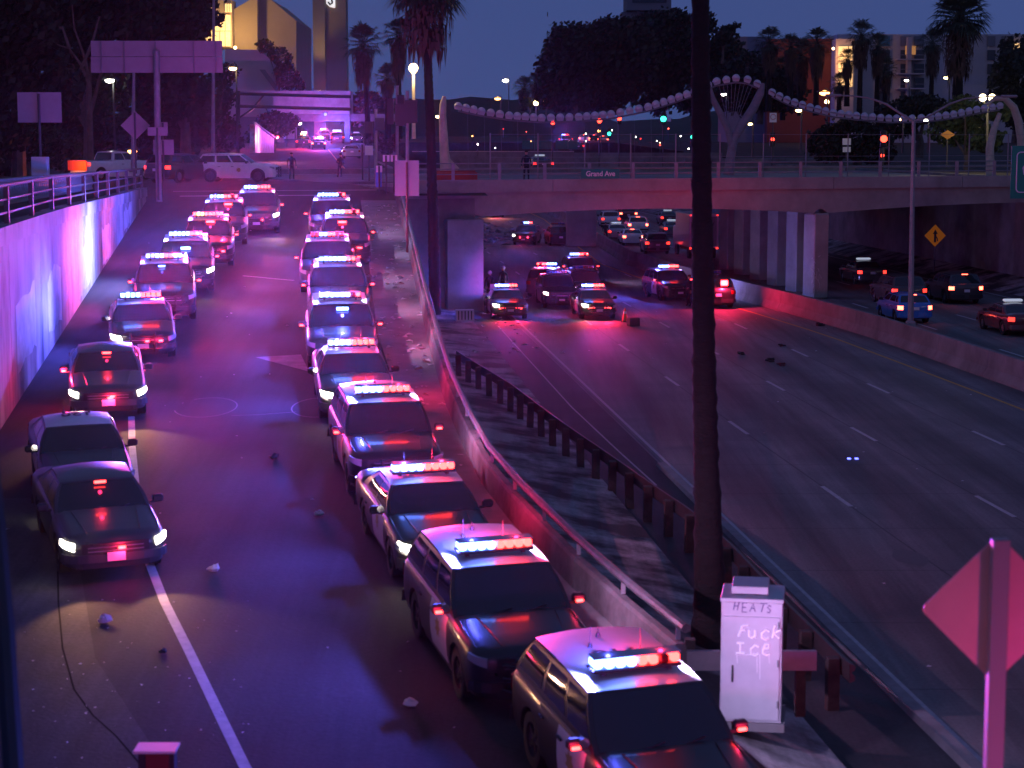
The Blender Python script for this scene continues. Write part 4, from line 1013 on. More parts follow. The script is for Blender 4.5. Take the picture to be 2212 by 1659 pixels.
# ================================================================ PEOPLE
def make_person(arm='side', helmet=False):
    V_ = [(0, 0, .95), (0, 0, 1.12), (0, 0, 1.32), (0, 0, 1.45), (0, -.02, 1.54), (0, -.02, 1.62), (0, -.02, 1.70)]
    Rr = [.145, .135, .165, .10, .06, .085, .075]; Ed = [(0, 1), (1, 2), (2, 3), (3, 4), (4, 5), (5, 6)]
    for sg in (-1, 1):
        b0 = len(V_)
        V_ += [(sg*.10, 0, .88), (sg*.12, -.02, .5), (sg*.13, .02, .1), (sg*.13, -.12, .04)]; Rr += [.10, .065, .05, .04]; Ed += [(0, b0), (b0, b0+1), (b0+1, b0+2), (b0+2, b0+3)]
        b0 = len(V_); fwd = -.22 if arm == 'front' else -.02
        V_ += [(sg*.2, 0, 1.40), (sg*.26, .03, 1.14), (sg*(.2 if arm == 'front' else .28), fwd, .95 if arm != 'front' else 1.05), (sg*(.16 if arm == 'front' else .28), fwd-.05, .86 if arm != 'front' else 1.08)]; Rr += [.065, .045, .032, .034]; Ed += [(2, b0), (b0, b0+1), (b0+1, b0+2), (b0+2, b0+3)]
        for k in range(5):
            V_.append((V_[b0+3][0]+(k-2)*.016*(1), V_[b0+3][1]-.02-(0.03 if k == 4 else 0), V_[b0+3][2]-.075+(.03 if k in (0, 4) else 0))); Rr.append(.009); Ed.append((b0+3, len(V_)-1))
    me = bpy.data.meshes.new('person_skel'); me.from_pydata(V_, Ed, []); o = bpy.data.objects.new('tmp', me); C.objects.link(o)
    m = o.modifiers.new('s', 'SKIN'); m.use_smooth_shade = True
    for i, s in enumerate(me.skin_vertices[0].data): s.radius = (Rr[i]*1., Rr[i]*.85); s.use_root = (i == 0)
    o.modifiers.new('u', 'SUBSURF').levels = 1
    dg = bpy.context.evaluated_depsgraph_get(); ev = bpy.data.meshes.new_from_object(o.evaluated_get(dg)); bpy.data.objects.remove(o)
    ev.materials.clear(); ev.materials.append(uniform); ev.materials.append(skin)
    for p in ev.polygons:
        z = p.center.z
        if z > 1.52 or (abs(p.center.x) > .13 and z < .90 and z > .74) or (arm == 'front' and p.center.y < -.24): p.material_index = 1
    root = bpy.data.objects.new('person', ev); C.objects.link(root)
    if helmet:
        b = MB(); b.ball((0, -.01, 1.70), (.125, .145, .12), 10, 6); b.box((0, -.13, 1.67), (.2, .1, .02)); b.build('helmet', mat('helmet_white', (.35, .35, .4), .3), root, True)
    else:
        b = MB(); b.ball((0, .01, 1.72), (.10, .11, .075), 10, 6); b.build('hair', mat('dark_hair', (.015, .012, .01), .8), root, True)
    for nm, q, r in (('nose', (0, -.105, 1.64), (.012, .018, .02)), ('ear', (.083, -.01, 1.64), (.012, .02, .03)), ('ear', (-.083, -.01, 1.64), (.012, .02, .03))):
        b = MB(); b.ball(q, r, 6, 4); b.build(nm, skin, root, True)
    b = MB(); b.ball((0, 0, .97), (.17, .14, .05), 12, 4); b.build('duty_belt', trim, root, True)
    return root
pa, pb, pc = make_person(), make_person('front'), make_person('side', True)
used = set()
def person(proto, loc, rz, label, group=None, lean=0.):
    if proto.name in used: c = copy_tree(proto)
    else: used.add(proto.name); c = proto
    c.location = loc; c.rotation_euler = (lean, 0, rz); tag(c, label, 'person', group); return c
def ground_at(u, y): return Vector(((u-CU)/FPX*y*1.0, y, rampz(y)+.03))
person(pa, ground_at(633, 126), .3, 'person in dark clothes standing on the left of the street beyond the white SUV', 'people standing in the street')
person(pb, ground_at(735, 133), PI-.5, 'person in dark clothes leaning slightly on the right of the street', 'people standing in the street', .12)
p = onz(1056, 665); person(pc, (p.x, p.y+4, 0), .4, 'officer in a pale helmet standing tallest beside the bridge pier', 'officers near the bridge pier')
p = onz(1087, 640); person(copy_tree(pc), (p.x, p.y, 0), -.4, 'officer in a helmet right behind the pier-side police sedan', 'officers near the bridge pier')
p = onz(1036, 672); person(copy_tree(pa), (p.x, p.y+1, 0), .8, 'officer half hidden at the edge of the bridge pier', 'officers near the bridge pier')
p = onz(1488, 662); person(copy_tree(pb), (p.x, p.y, 0), -.9, 'officer standing between the freeway SUV and the palm trunk')
p = dp(1137, 380, 1.2); person(copy_tree(pa), (p.x, p.y, 6.9), .2, 'person leaning at the bridge railing in silhouette')
p = onz(1308, 522); person(copy_tree(pa), (p.x, p.y, 0), .2, 'person standing by the far pier next to the traffic queue')
# officer's motorcycle by the pier
p = onz(1062, 668); t = thing('motorcycle', 'dark police motorcycle parked in front of the helmeted officer by the pier', 'motorcycle', (p.x, p.y+2, 0), .3)
for y in (-.75, .75): b = MB(); b.cyl((-.07, y, .32), (.07, y, .32), .32, n=14); b.build('wheel', rubber, t)
b = MB(); b.loft([[(.02, -.6, .5), (.02, -.6, .7), (-.02, -.6, .7), (-.02, -.6, .5)], [(.2, -.3, .35), (.2, -.2, .95), (-.2, -.2, .95), (-.2, -.3, .35)], [(.16, .5, .4), (.16, .5, .8), (-.16, .5, .8), (-.16, .5, .4)], [(.05, .95, .7), (.05, .95, .85), (-.05, .95, .85), (-.05, .95, .7)]]); b.build('frame', black, t)
b = MB(); b.box((0, .3, .86), (.3, .7, .1), ch=.04); b.build('seat', trim, t); b = MB(); b.tube([(-.38, -.35, 1.05), (0, -.55, 1.0), (.38, -.35, 1.05)], .018, 5); b.build('handlebar', chrome, t)
b = MB(); b.grid(lambda a, c: (.28*(2*a-1), -.62-.1*c+.12*(2*a-1)**2, .85+.45*c), 4, 3); b.build('windscreen', clear, t)

# ================================================================ FOREGROUND THINGS
# utility cabinet with graffiti
p = onramp(1655, 1578); cz = rampz(p.y); q = 1/FPX*p.y*1.02
cb = thing('utility_cabinet', 'white utility cabinet with graffiti standing beside the nearest police SUV', 'cabinet', (p.x-.16, p.y+.45, cz), math.radians(-9))
W1, D1, H1 = .86, .9, 1.86
b = MB(); b.box((0, 0, H1/2+.06), (W1, D1, H1-.12), ch=.01); b.build('body', cab_m, cb)
b = MB(); b.box((0, 0, .06), (W1+.1, D1+.1, .12)); b.build('plinth', concrete_d, cb)
b = MB(); b.box((0, 0, H1+.03), (W1+.03, D1+.03, .06), ch=.01); b.build('lid', cab_m, cb)
b = MB(); b.box((-.04, .1, H1+.12), (.52, .66, .12), ch=.01); b.build('vent_cap', cab_m, cb)
b = MB(); b.box((.0, -D1/2-.012, H1/2-.02), (W1-.06, .022, H1-.36), ch=.004); dr = b.build('door', cab_m, cb)
b = MB(); b.box((-W1/2+.17, -D1/2-.035, H1/2-.1), (.025, .03, .24)); b.build('handle', trim, dr)
def strokes(name, chars, ox, oz, sc_, wd, m, parent, face):
    b = MB(); rj = random.Random(int(oz*1000))
    for k, st in enumerate(chars):
        jz, sk, js = rj.uniform(-.14, .14), rj.uniform(-.05, .3), rj.uniform(.85, 1.2)
        for pl_ in st:
            pts = [face(ox+(k*1.0+(x+sk*z)*js)*sc_, oz+(jz+z*js)*sc_) for x, z in pl_]
            b.tube(pts, wd, 5)
    return b.build(name, m, parent)
Fy = -D1/2-.026
face = lambda x, z: (x, Fy, z)
gr_w = mat('white_spray_paint', (.95, .95, .95), .5, emit=(.8, .5, 1), estr=.0); gr_d = mat('violet_marker', (.16, .12, .28), .6)
F_ = [[(.15, 0), (.2, 1)], [(.2, 1), (.75, 1.05)], [(.18, .55), (.6, .6)]]
U_ = [[(.1, .75), (.08, .2), (.3, .05), (.55, .25), (.6, .75)], [(.6, .75), (.62, .05)]]
C_ = [[(.75, .65), (.45, .8), (.15, .5), (.2, .15), (.5, 0), (.75, .15)]]
K_ = [[(.15, 1.1), (.18, 0)], [(.7, .75), (.2, .4), (.75, 0)]]
I_ = [[(.1, 1), (.8, 1)], [(.45, 1), (.45, .05)], [(.05, .03), (.85, .06)]]
E_ = [[(.15, .55), (.6, .6), (.55, .95), (.25, .95), (.12, .55), (.15, .12), (.45, 0), (.75, .12)]]
strokes('graffiti_word', [F_, U_, C_, K_], -.20, 1.36, .155, .019, gr_w, cb, face)
strokes('graffiti_word', [I_, C_, E_], -.22, 1.12, .18, .019, gr_w, cb, face)
b = MB()
for x, z0, z1 in ((-.2, 1.12, .98), (.08, 1.12, .85), (.12, 1.13, .76), (.25, 1.14, 1.0)): b.tube([(x, Fy, z0), (x+.01, Fy, z1)], .005, 4)
b.tube([(-.22, Fy, 1.11), (.0, Fy, 1.115)], .006, 4); b.build('paint_drip', gr_w, cb)
H_ = [[(.1, 0), (.1, 1)], [(.1, .5), (.55, .55)], [(.55, 0), (.58, 1)]]
A_ = [[(.05, 0), (.35, 1), (.7, 0)], [(.2, .4), (.55, .4)]]
T_ = [[(0, 1), (.8, 1)], [(.4, 1), (.4, 0)]]; S_ = [[(.65, .85), (.35, 1), (.15, .75), (.55, .4), (.4, .05), (.1, .15)]]
E2 = [[(.6, 1), (.12, 1), (.1, 0), (.6, 0)], [(.1, .5), (.5, .5)]]
strokes('graffiti_word', [H_, E2, A_, T_, S_], -.27, 1.735, .118, .0075, gr_d, cb, lambda x, z: (x, -D1/2-.006, z))
b = MB(); rr = random.Random(3)
for k in range(26):
    y = rr.uniform(-.38, .38); z = rr.uniform(.3, 1.7); b.tube([(-W1/2-.004, y, z), (-W1/2-.004, y+rr.uniform(-.1, .1), z+rr.uniform(-.15, .15)), (-W1/2-.004, y+rr.uniform(-.12, .12), z+rr.uniform(-.2, .1))], .006, 4)
b.build('graffiti_scribble', gr_d, cb)

# palm trunk in front
def palm_trunk(name, pts, rs, seed, parent, m=bark):
    rr = random.Random(seed); b = MB(); n = 14; rings = []
    P = [Vector(p) for p in pts]
    tot = []
    for i in range(len(P)-1):
        L_ = (P[i+1]-P[i]).length; k = max(1, int(L_/.16))
        for j in range(k): tot.append((P[i].lerp(P[i+1], j/k), rs[i]+(rs[i+1]-rs[i])*j/k))
    tot.append((P[-1], rs[-1]))
    for i, (p, r) in enumerate(tot):
        r2 = r*(1+(.05 if i % 2 else -.03)+rr.uniform(-.025, .025)); rings.append([p+Vector((r2*(1+rr.uniform(-.05, .05))*math.cos(2*PI*k/n), r2*(1+rr.uniform(-.05, .05))*math.sin(2*PI*k/n), 0)) for k in range(n)])
    b.loft(rings)
    for k in range(int(len(tot)*.35)):
        p, r = tot[rr.randrange(len(tot))]; a = rr.uniform(0, 2*PI); d = Vector((math.cos(a), math.sin(a), 0)); s = Vector((-d.y, d.x, 0))*.03
        q = p+d*r*.9; b.add([q-s, q+s, q+d*(r*.28)+Vector((0, 0, .07+rr.uniform(0, .1))), q+Vector((0, 0, -.08))], [(0, 1, 2), (0, 2, 3), (1, 3, 2)])
    return b.build(name, m, parent, True)
pb0 = atY(1532, 1375, 33.5); gzv = gz(pb0.x, 33.5)
t = thing('palm_tree', 'tall dark bare palm trunk rising through the whole picture behind the cabinet', 'palm tree', (pb0.x, 33.5, gzv))
top = atY(1514, -700, 33.8)
pts = [(0, 0, -.1)]+[tuple(atY(u, v, 33.6)-t.location) for u, v in ((1533, 1290), (1530, 1150), (1526, 1000), (1521, 800), (1518, 600), (1516, 400), (1514, 200), (1513, 0), (1512, -300), (1510, -900))]
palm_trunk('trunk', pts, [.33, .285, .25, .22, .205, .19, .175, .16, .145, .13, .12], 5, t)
def fan_frond(b, base, d, L_, rr, n=13, droop=.35, spread=1.15):
    d = d.normalized(); side = d.cross(Vector((0, 0, 1)))
    if side.length < .1: side = Vector((1, 0, 0))
    side.normalize(); up = side.cross(d)
    tip = base+d*L_*.45; b.tube([base, tip], .018*L_, 3)
    for k in range(n):
        a = (k/(n-1)-.5)*2*spread; v = d*math.cos(a)+side*math.sin(a)+up*.08*math.cos(a); ll = L_*.62*(.75+.25*math.cos(a))*rr.uniform(.85, 1.1)
        mid = tip+v*ll*.6; end = tip+v*ll+Vector((0, 0, -droop*ll*rr.uniform(.5, 1.2))); s = v.cross(up).normalized()*ll*.055
        b.add([tip, mid-s, end, mid+s], [(0, 1, 2, 3)])
def palm(name_label, base, height, crown_r, seed, skirt=1.5, trunk_r=.2, nf=34, lean=(0, 0), n=11, cls='palm tree', group=None, skirt_w=.55, frond=1.):
    rr = random.Random(seed); t = thing('palm_tree', name_label, cls, base, 0, group)
    top = Vector((lean[0], lean[1], height))
    palm_trunk('trunk', [(0, 0, 0), (lean[0]*.35, lean[1]*.35, height*.5), top], [trunk_r*1.25, trunk_r, trunk_r*.8], seed, t, bark)
    b = MB()
    for k in range(nf):
        a = 2.4*k+rr.uniform(-.2, .2); el = math.radians(85-125*(k/nf)**.9); d = Vector((math.cos(a)*math.cos(el), math.sin(a)*math.cos(el), math.sin(el)))
        fan_frond(b, top+d*.1, d, crown_r*rr.uniform(.85, 1.1)*frond, rr, n)
    b.build('crown', frond_m, t)
    if skirt > 0:
        b = MB()
        for k in range(int(150+skirt*60)):
            a = rr.uniform(0, 2*PI); z = top.z-rr.uniform(0, skirt*.75); r0 = trunk_r*.8; r1 = crown_r*skirt_w*rr.uniform(.6, 1.)*(1-.45*(top.z-z)/max(.1, skirt)); ll = rr.uniform(.5, 1.1)*min(1.2, skirt*.6)
            q = Vector((top.x+r0*math.cos(a), top.y+r0*math.sin(a), z)); e = Vector((top.x+r1*math.cos(a), top.y+r1*math.sin(a), z-ll*.5)); f = e+Vector((rr.uniform(-.05, .05), rr.uniform(-.05, .05), -ll*rr.uniform(.4, 1)))
            s = Vector((-math.sin(a), math.cos(a), 0))*rr.uniform(.04, .10)*max(1, crown_r*.5)
            b.add([q, e-s, f, e+s], [(0, 1, 2, 3)]); 
        b.build('dead_frond_skirt', skirt_m, t)
    return t
# big palm in front of the bridge abutment
bp0 = atY(940, 664, 99)
b0 = Vector((bp0.x, 99, .4)); tp = atY(918, 20, 99)
palm('tall palm with a shaggy hanging brown skirt beside the bridge abutment', b0, tp.z-.4+1.0, 2.2, 11, skirt=3.4, trunk_r=.24, nf=46, lean=(tp.x-b0.x, 0), n=13, skirt_w=.78)
def palm_px(label, u, vtop, vbase, y, r, seed, **kw):
    p = atY(u, vtop, y); q = atY(u, vbase, y); return palm(label, (q.x, y, q.z), p.z-q.z, r, seed, **kw)
palm_px('slender palm standing left of the shaggy palm beyond the traffic signals', 796, 95, 300, 165, 1.9, 12, skirt=3.6, trunk_r=.20, lean=(-.4, 0))
palm_px('short pale palm low between the slender palm and the signals', 838, 168, 300, 185, 1.5, 13, skirt=1.6, trunk_r=.25)
palm_px('palm crown tucked behind the left edge of the shaggy palm', 862, 75, 300, 150, 1.4, 14, skirt=3.2, trunk_r=.2)
palm_px('small distant palm left of the big dark tree mass', 1132, 190, 240, 300, 2.1, 15, skirt=2, trunk_r=.4, n=9)
palm_px('second small distant palm touching the dark tree mass', 1157, 178, 240, 310, 1.8, 16, skirt=3, trunk_r=.35, n=9)
for i, (u, vt, vb, r, sk, lb) in enumerate(((1660, 92, 240, 1.9, 3.0, 'palm in front of the pale low roof right of the trunk'), (1706, 100, 240, 1.5, 3.0, 'narrow palm left of the red-brown wing'), (1762, 92, 250, 1.9, 4., 'palm against the red-brown wing of the apartment block'),
     (1728, 118, 250, 2., 4., 'shorter palm between the narrow palm and the red-brown wing'), (1856, 78, 260, 2.0, 3.5, 'palm just right of the lit apartment windows'), (1893, 100, 260, 1.7, 3.5, 'palm with crown below the blue-glass balcony'), (1829, 128, 230, 1.4, 2, 'small palm silhouetted on the lit windows'), (1910, 150, 265, 1.7, 2.5, 'low palm in front of the middle balconies'), (2010, 92, 270, 2.0, 4, 'palm crowding the left side of the giant palm'), (1690, 150, 260, 1.8, 3., 'low palm above the domes right of the horn'), (1812, 180, 250, 1.5, 1.5, 'bushy low palm below the lit windows'))):
    palm_px(lb, u, vt, vb, 235+i*3, r*1.15, 20+i, skirt=sk*1.2, trunk_r=.3, n=9, nf=30, group='palms in front of the apartment block')
palm_px('giant thick palm with a huge shaggy skirt in front of the apartment block', 2066, 38, 280, 170, 2.7, 40, skirt=6.0, trunk_r=.42, n=13, nf=60, skirt_w=.62, frond=1.05)

# ================================================================ TREES
def tree(label, base, h, blobs, seed, m=leafd, leaf=.5, nl=2600, trunk_r=.4, name='tree', group=None, bare=None):
    rr = random.Random(seed); t = thing(name, label, 'tree', base, 0, group)
    b = MB(); b.tube([(0, 0, -.5), (.1, 0, h*.25), (.0, .2, h*.5)], [trunk_r*1.3, trunk_r, trunk_r*.7], 8)
    for (cx, cy, cz, rx, ry, rz) in blobs[:7]:
        b.tube([(0, 0, h*.3), (cx*.5, cy*.5, (h*.35+cz)/2), (cx, cy, cz)], [trunk_r*.6, trunk_r*.35, trunk_r*.12], 6)
    b.build('trunk', bark_g, t, True)
    b = MB(); vs = []; fs = []; tot = sum(q[3]*q[4]*q[5] for q in blobs)
    for (cx, cy, cz, rx, ry, rz) in blobs:
        k = int(nl*(rx*ry*rz)/tot); subs = [(rr.gauss(0, 1), rr.gauss(0, 1), rr.gauss(0, 1)) for _ in range(14)]
        for i in range(k):
            if i % 3:
                s = subs[i % 14]; l = math.sqrt(sum(q*q for q in s)); rad = .82
                px, py, pz = [s[j]/l*rad+rr.gauss(0, .17) for j in range(3)]
            else:
                d = Vector((rr.gauss(0, 1), rr.gauss(0, 1), rr.gauss(0, 1))).normalized()*rr.uniform(.5, 1.)**.4; px, py, pz = d
            c = Vector((cx+px*rx, cy+py*ry, cz+pz*rz)); a = Vector((rr.gauss(0, 1), rr.gauss(0, 1), rr.gauss(0, 1))).normalized(); q = a.orthogonal().normalized(); e = a.cross(q); L_ = leaf*rr.uniform(.5, 1.3)
            o_ = len(vs); vs += [c-q*L_*.5, c+e*L_*.35, c+q*L_*.6, c-e*L_*.3]; fs.append((o_, o_+1, o_+2, o_+3))
    b.add(vs, fs); b.build('crown', m, t)
    return t
def tree_px(label, u, vbase, y, blobs_px, seed, **kw):
    base = atY(u, vbase, y); bl = []
    for (bu, bv, ru, rv) in blobs_px:
        c = atY(bu, bv, y)-base; k = y/FPX; bl.append((c.x, R_.uniform(-2, 2), c.z, ru*k, ru*k*.8, rv*k))
    return tree(label, base, max(b_[2] for b_ in bl)*.9, bl, seed, **kw)
# large dark mass right of centre
GTm = 'trees of the dark wooded mound'
tree_px('broad dark tree at the left slope of the wooded mound', 1240, 240, 260, [(1235, 110, 60, 55), (1205, 160, 45, 60), (1262, 85, 40, 30), (1250, 190, 60, 50), (1210, 210, 50, 30)], 51, nl=10000, leaf=.75, group=GTm)
tree_px('dark tree in the middle of the wooded mound', 1330, 240, 265, [(1320, 90, 60, 50), (1350, 140, 70, 70), (1300, 180, 70, 60), (1305, 60, 30, 22), (1370, 80, 45, 35)], 52, nl=11000, leaf=.8, group=GTm)
tree_px('highest dark tree beneath the hilltop block', 1420, 240, 275, [(1410, 65, 70, 32), (1440, 110, 70, 70), (1400, 170, 70, 70), (1470, 60, 40, 32), (1455, 40, 25, 20)], 53, nl=11000, leaf=.8, group=GTm)
tree_px('dark tree behind the palm trunk on the wooded mound', 1510, 250, 280, [(1510, 100, 60, 60), (1500, 180, 70, 60), (1560, 140, 50, 60), (1575, 95, 30, 30)], 54, nl=9000, leaf=.8, group=GTm)
tree_px('rounded dark tree right of the trunk in front of the pale roof', 1640, 260, 250, [(1620, 165, 60, 50), (1660, 190, 60, 50), (1600, 200, 60, 45), (1690, 200, 50, 40)], 55, nl=6000, leaf=.7, group=GTm)
tree_px('wispy branch tree top above the pale roof', 1560, 130, 270, [(1572, 65, 14, 12), (1590, 56, 9, 7), (1558, 82, 16, 14)], 56, nl=420, leaf=.6, trunk_r=.15)
tree_px('large dark tree at the right frame edge', 2195, 300, 200, [(2190, 190, 60, 70), (2170, 150, 35, 40), (2210, 110, 40, 40), (2190, 120, 30, 25), (2215, 240, 60, 50)], 57, nl=7000, leaf=.5)
tree_px('low leafy tree lit yellow-green under the globe lamps', 2085, 375, 150, [(2090, 250, 60, 28), (2060, 285, 45, 25), (2120, 300, 45, 30), (2075, 225, 30, 20), (2140, 240, 40, 20)], 58, m=leafg, nl=4500, leaf=.4, trunk_r=.2)
tree_px('dark shrubby tree below the middle balconies', 1985, 330, 200, [(1960, 240, 60, 30), (2000, 232, 50, 26), (1930, 265, 50, 30)], 59, nl=4000, leaf=.5)
tree_px('dim tree behind the red traffic signal', 1850, 360, 180, [(1840, 300, 60, 45), (1790, 310, 50, 40), (1890, 320, 50, 35)], 60, nl=4500, leaf=.45)
tree_px('round bush on the skyline left of the small palm', 1143, 245, 280, [(1140, 222, 14, 12)], 61, nl=500, leaf=.5, trunk_r=.12)
# left side trees
GL = 'dark street trees on the left'
tree_px('pale-limbed tree behind the big purple sign with bare branches', 190, 385, 140, [(120, 10, 110, 60), (210, -20, 110, 60), (60, 80, 80, 60), (260, 20, 80, 50), (150, 90, 90, 50), (250, 70, 80, 50)], 62, nl=16000, leaf=.6, trunk_r=.32, group=GL)
tree_px('dark tree filling the top left corner', 40, 390, 120, [(20, 40, 120, 80), (-20, 150, 90, 100), (70, 130, 60, 60), (0, 260, 70, 70), (110, 190, 70, 60)], 63, nl=15000, leaf=.55, trunk_r=.4, group=GL)
tree_px('tall dark tree right of the purple sign over the orange windows', 400, 380, 150, [(370, 40, 90, 60), (330, 100, 80, 60), (410, 110, 50, 60), (400, 10, 50, 40), (380, 190, 70, 60), (300, 20, 70, 60), (340, 180, 70, 60)], 64, nl=16000, leaf=.6, trunk_r=.4, group=GL)
tree_px('dark tree behind the street lamp at the white wall', 470, 360, 165, [(460, 200, 38, 45), (445, 260, 50, 50), (480, 160, 30, 28), (500, 300, 30, 40)], 65, nl=4500, leaf=.4, trunk_r=.25, group=GL)
tree_px('wide dark understorey tree behind the pickup truck', 260, 375, 160, [(250, 250, 90, 70), (330, 280, 80, 60), (180, 290, 80, 60), (120, 230, 70, 70), (380, 300, 60, 50), (200, 170, 80, 60), (420, 240, 50, 60)], 66, nl=16000, leaf=.6, trunk_r=.3, group=GL)
tree_px('dark hedge-like tree behind the cabinet on the left street', 60, 385, 150, [(60, 320, 70, 45), (0, 330, 60, 50), (130, 330, 50, 40)], 67, nl=4500, leaf=.4, trunk_r=.2, group=GL)
tree_px('dark conifer growing against the angular concrete building', 600, 200, 330, [(600, 130, 28, 30), (622, 165, 26, 30), (575, 100, 18, 14), (640, 185, 20, 18)], 68, nl=3000, leaf=.6, trunk_r=.3)
tree_px('hazy tree right of the tower above the street', 775, 260, 340, [(790, 225, 38, 30), (815, 240, 35, 25), (765, 250, 30, 22)], 69, nl=2500, leaf=.7, trunk_r=.3)
tree_px('dark tree under the walkway left of the street', 590, 320, 240, [(590, 270, 38, 30), (560, 290, 30, 28), (620, 262, 25, 18)], 70, nl=2500, leaf=.5, trunk_r=.25)
tree_px('dark bushes beside the pavement right of the street', 800, 345, 230, [(808, 300, 25, 20), (835, 310, 25, 22)], 71, nl=1800, leaf=.4, trunk_r=.2)
# bare limbs in front of left tree
p = atY(188, 380, 131); t = thing('bare_tree', 'bare pinkish tree with forked limbs left of the big purple sign', 'tree', p)
def q_(u, v): return atY(u, v, 131)-p
b = MB(); b.tube([q_(195, 380), q_(193, 250), q_(192, 180)], [.28, .22, .18], 8); b.build('trunk', bark_g, t, True)
for pts in (((192, 180), (175, 140), (150, 105), (110, 92)), ((190, 200), (165, 165), (130, 135), (82, 122)), ((192, 180), (185, 130), (160, 60), (155, 0)), ((150, 105), (135, 60), (60, 65), (0, 80)), ((175, 150), (200, 90), (215, 35))):
    b = MB(); b.tube([q_(*a) for a in pts], [.14, .10, .06, .03][:len(pts)], 6); b.build('limb', bark_g, t, True)

# ================================================================ BUILDINGS
def bbox(parent, name, u0, u1, v0, v1, y, depth, m, L0, ch=0):
    a, c = atY(u0, v0, y), atY(u1, v1, y); b = MB(); b.box(((a.x+c.x)/2, y+depth/2, (a.z+c.z)/2), (abs(c.x-a.x), depth, abs(a.z-c.z))); o = b.build(name, m, parent); o.location = -L0; return o
bconc = mat('building_concrete', (.30, .25, .21), .85, var=.15, vscale=.08)
bpale = mat('pale_render', (.42, .40, .42), .85, var=.12, vscale=.2)
bslate = mat('slate_render', (.16, .17, .2), .8); bred = mat('red_brown_render', (.20, .05, .035), .85, var=.2, vscale=.2)
bblue = mat('blue_glass', (.04, .14, .22), .2); win_off = mat('dark_window', (.03, .035, .05), .15)
# tower
t = thing('bell_tower', 'tall square concrete tower with a white emblem near its top', 'tower', atY(712, 192, 450)); L0 = t.location.copy()
c0 = atY(712, 0, 450); wd = 70/FPX*450
b = MB(); b.box((c0.x, 455, L0.z+20-4), (wd*.93, 6.2, 60), rz=.0); 
o = b.build('shaft', bconc, t); o.location = -L0
b = MB(); b.box((atY(689, 0, 450).x, 450.4, L0.z+20-4), (wd*.36, 3.2, 60)); o = b.build('buttress', bconc, t); o.location = -L0
b = MB(); P = [atY(704, -14, 451.6), atY(724, -14, 451.6), atY(724, 17, 451.6), atY(713, 15, 451.6), atY(705, 8, 451.6)]; b.poly([q-Vector((0, 0.1, 0)) for q in P], (0, 1, 0), .15); o = b.build('emblem', mat('lit_emblem', (.8, .8, .8), .5, emit=(1, 1, 1), estr=.9), t); o.location = -L0
b = MB(); P = [atY(u, v, 451.4) for u, v in ((709, 4), (713, 10), (718, 6), (716, -2))]; b.tube(P, .25, 6); o = b.build('emblem_hook', decal_k, t); o.location = -L0
lamp('uplight', 'SPOT', t, atY(690, 196, 444)-L0, 9000, (1, .62, .22), (math.radians(172), 0, 0), .5, spot=math.radians(60), blend=.8)
b = MB(); pq = atY(690, 196, 444); b.box(tuple(pq+Vector((0, 0, -.2))), (.6, .6, .4)); o = b.build('floodlight', sodium, t); o.location = -L0
# angular concrete building
t = thing('angular_building', 'large angular concrete building with a sloping roofline and glowing orange side', 'building', atY(560, 200, 400)); L0 = t.location.copy()
b = MB(); P = [atY(u, v, 400) for u, v in ((540, 210), (640, 210), (640, 45), (584, -2), (540, -2))]; b.poly(P, (0, 1, 0), 30); o = b.build('main_block', bconc, t); o.location = -L0
b = MB(); P = [atY(u, v, 396) for u, v in ((498, 210), (556, 210), (556, -10), (498, 24))]; b.poly(P, (0, 1, 0), 20); o = b.build('side_wing', bconc, t); o.location = -L0
lamp('facade_light', 'POINT', t, atY(512, 70, 388)-L0, 5200, (1, .55, .16), size=.6)
b = MB(); b.ball(tuple(atY(508, 103, 388.4)), .3, 6, 4); o = b.build('wall_lamp', sodium, t); o.location = -L0
for (u0, u1, v0, v1) in ((441, 461, 8, 25), (486, 500, 8, 26), (440, 462, 32, 66), (464, 498, 32, 66), (440, 462, 68, 100), (464, 498, 68, 100)):
    o = bbox(t, 'window', u0, u1, v0, v1, 392, .4, window_on, L0)
    for k in range(1, 3): u = u0+(u1-u0)*k/3; q = bbox(t, 'mullion', u-.5, u+.5, v0, v1, 391.8, .15, trim, L0)
bbox(t, 'window_wall', 436, 502, 0, 104, 392.5, 6, bconc, L0)
t = thing('stair_building', 'pale lavender low building with a slanted stair shadow beside the walkway', 'building', atY(540, 240, 330)); L0 = t.location.copy()
b = MB(); P = [atY(u, v, 330) for u, v in ((486, 300), (606, 300), (606, 152), (562, 108), (486, 106))]; b.poly(P, (0, 1, 0), 25); o = b.build('wall', bpale, t); o.location = -L0
b = MB(); P = [atY(u, v, 329.6) for u, v in ((560, 150), (572, 150), (600, 188), (596, 198))]; b.poly(P, (0, 1, 0), .3); o = b.build('stair_recess', bslate, t); o.location = -L0  # slanted stair shadow put in as a dark slate panel
bbox(t, 'lower_wall', 486, 560, 252, 300, 328, 2, bslate, L0)
# walkway over street
t = thing('pedestrian_bridge', 'purple-lit concrete walkway spanning the street below the tower', 'bridge', atY(650, 300, 300)); L0 = t.location.copy()
bbox(t, 'deck', 590, 756, 196, 246, 300, 6, concrete, L0); bbox(t, 'parapet', 478, 757, 196, 204, 299.6, .4, concrete, L0)
for u in (604, 750): bbox(t, 'column', u-6, u+6, 246, 312, 302, 2.5, concrete_d, L0)
bbox(t, 'underside', 606, 860, 246, 262, 303, 3, concrete_d, L0)
lamp('street_glow', 'POINT', t, atY(700, 262, 292)-L0, 3500, (.25, .15, 1), size=.3)  # lamp added in front of the deck to light its face purple
b = MB(); b.ball(tuple(atY(703, 247, 298)), .25, 6, 4); o = b.build('soffit_lamp', blue_deep, t); o.location = -L0  # glowing ball set near the added walkway lamp
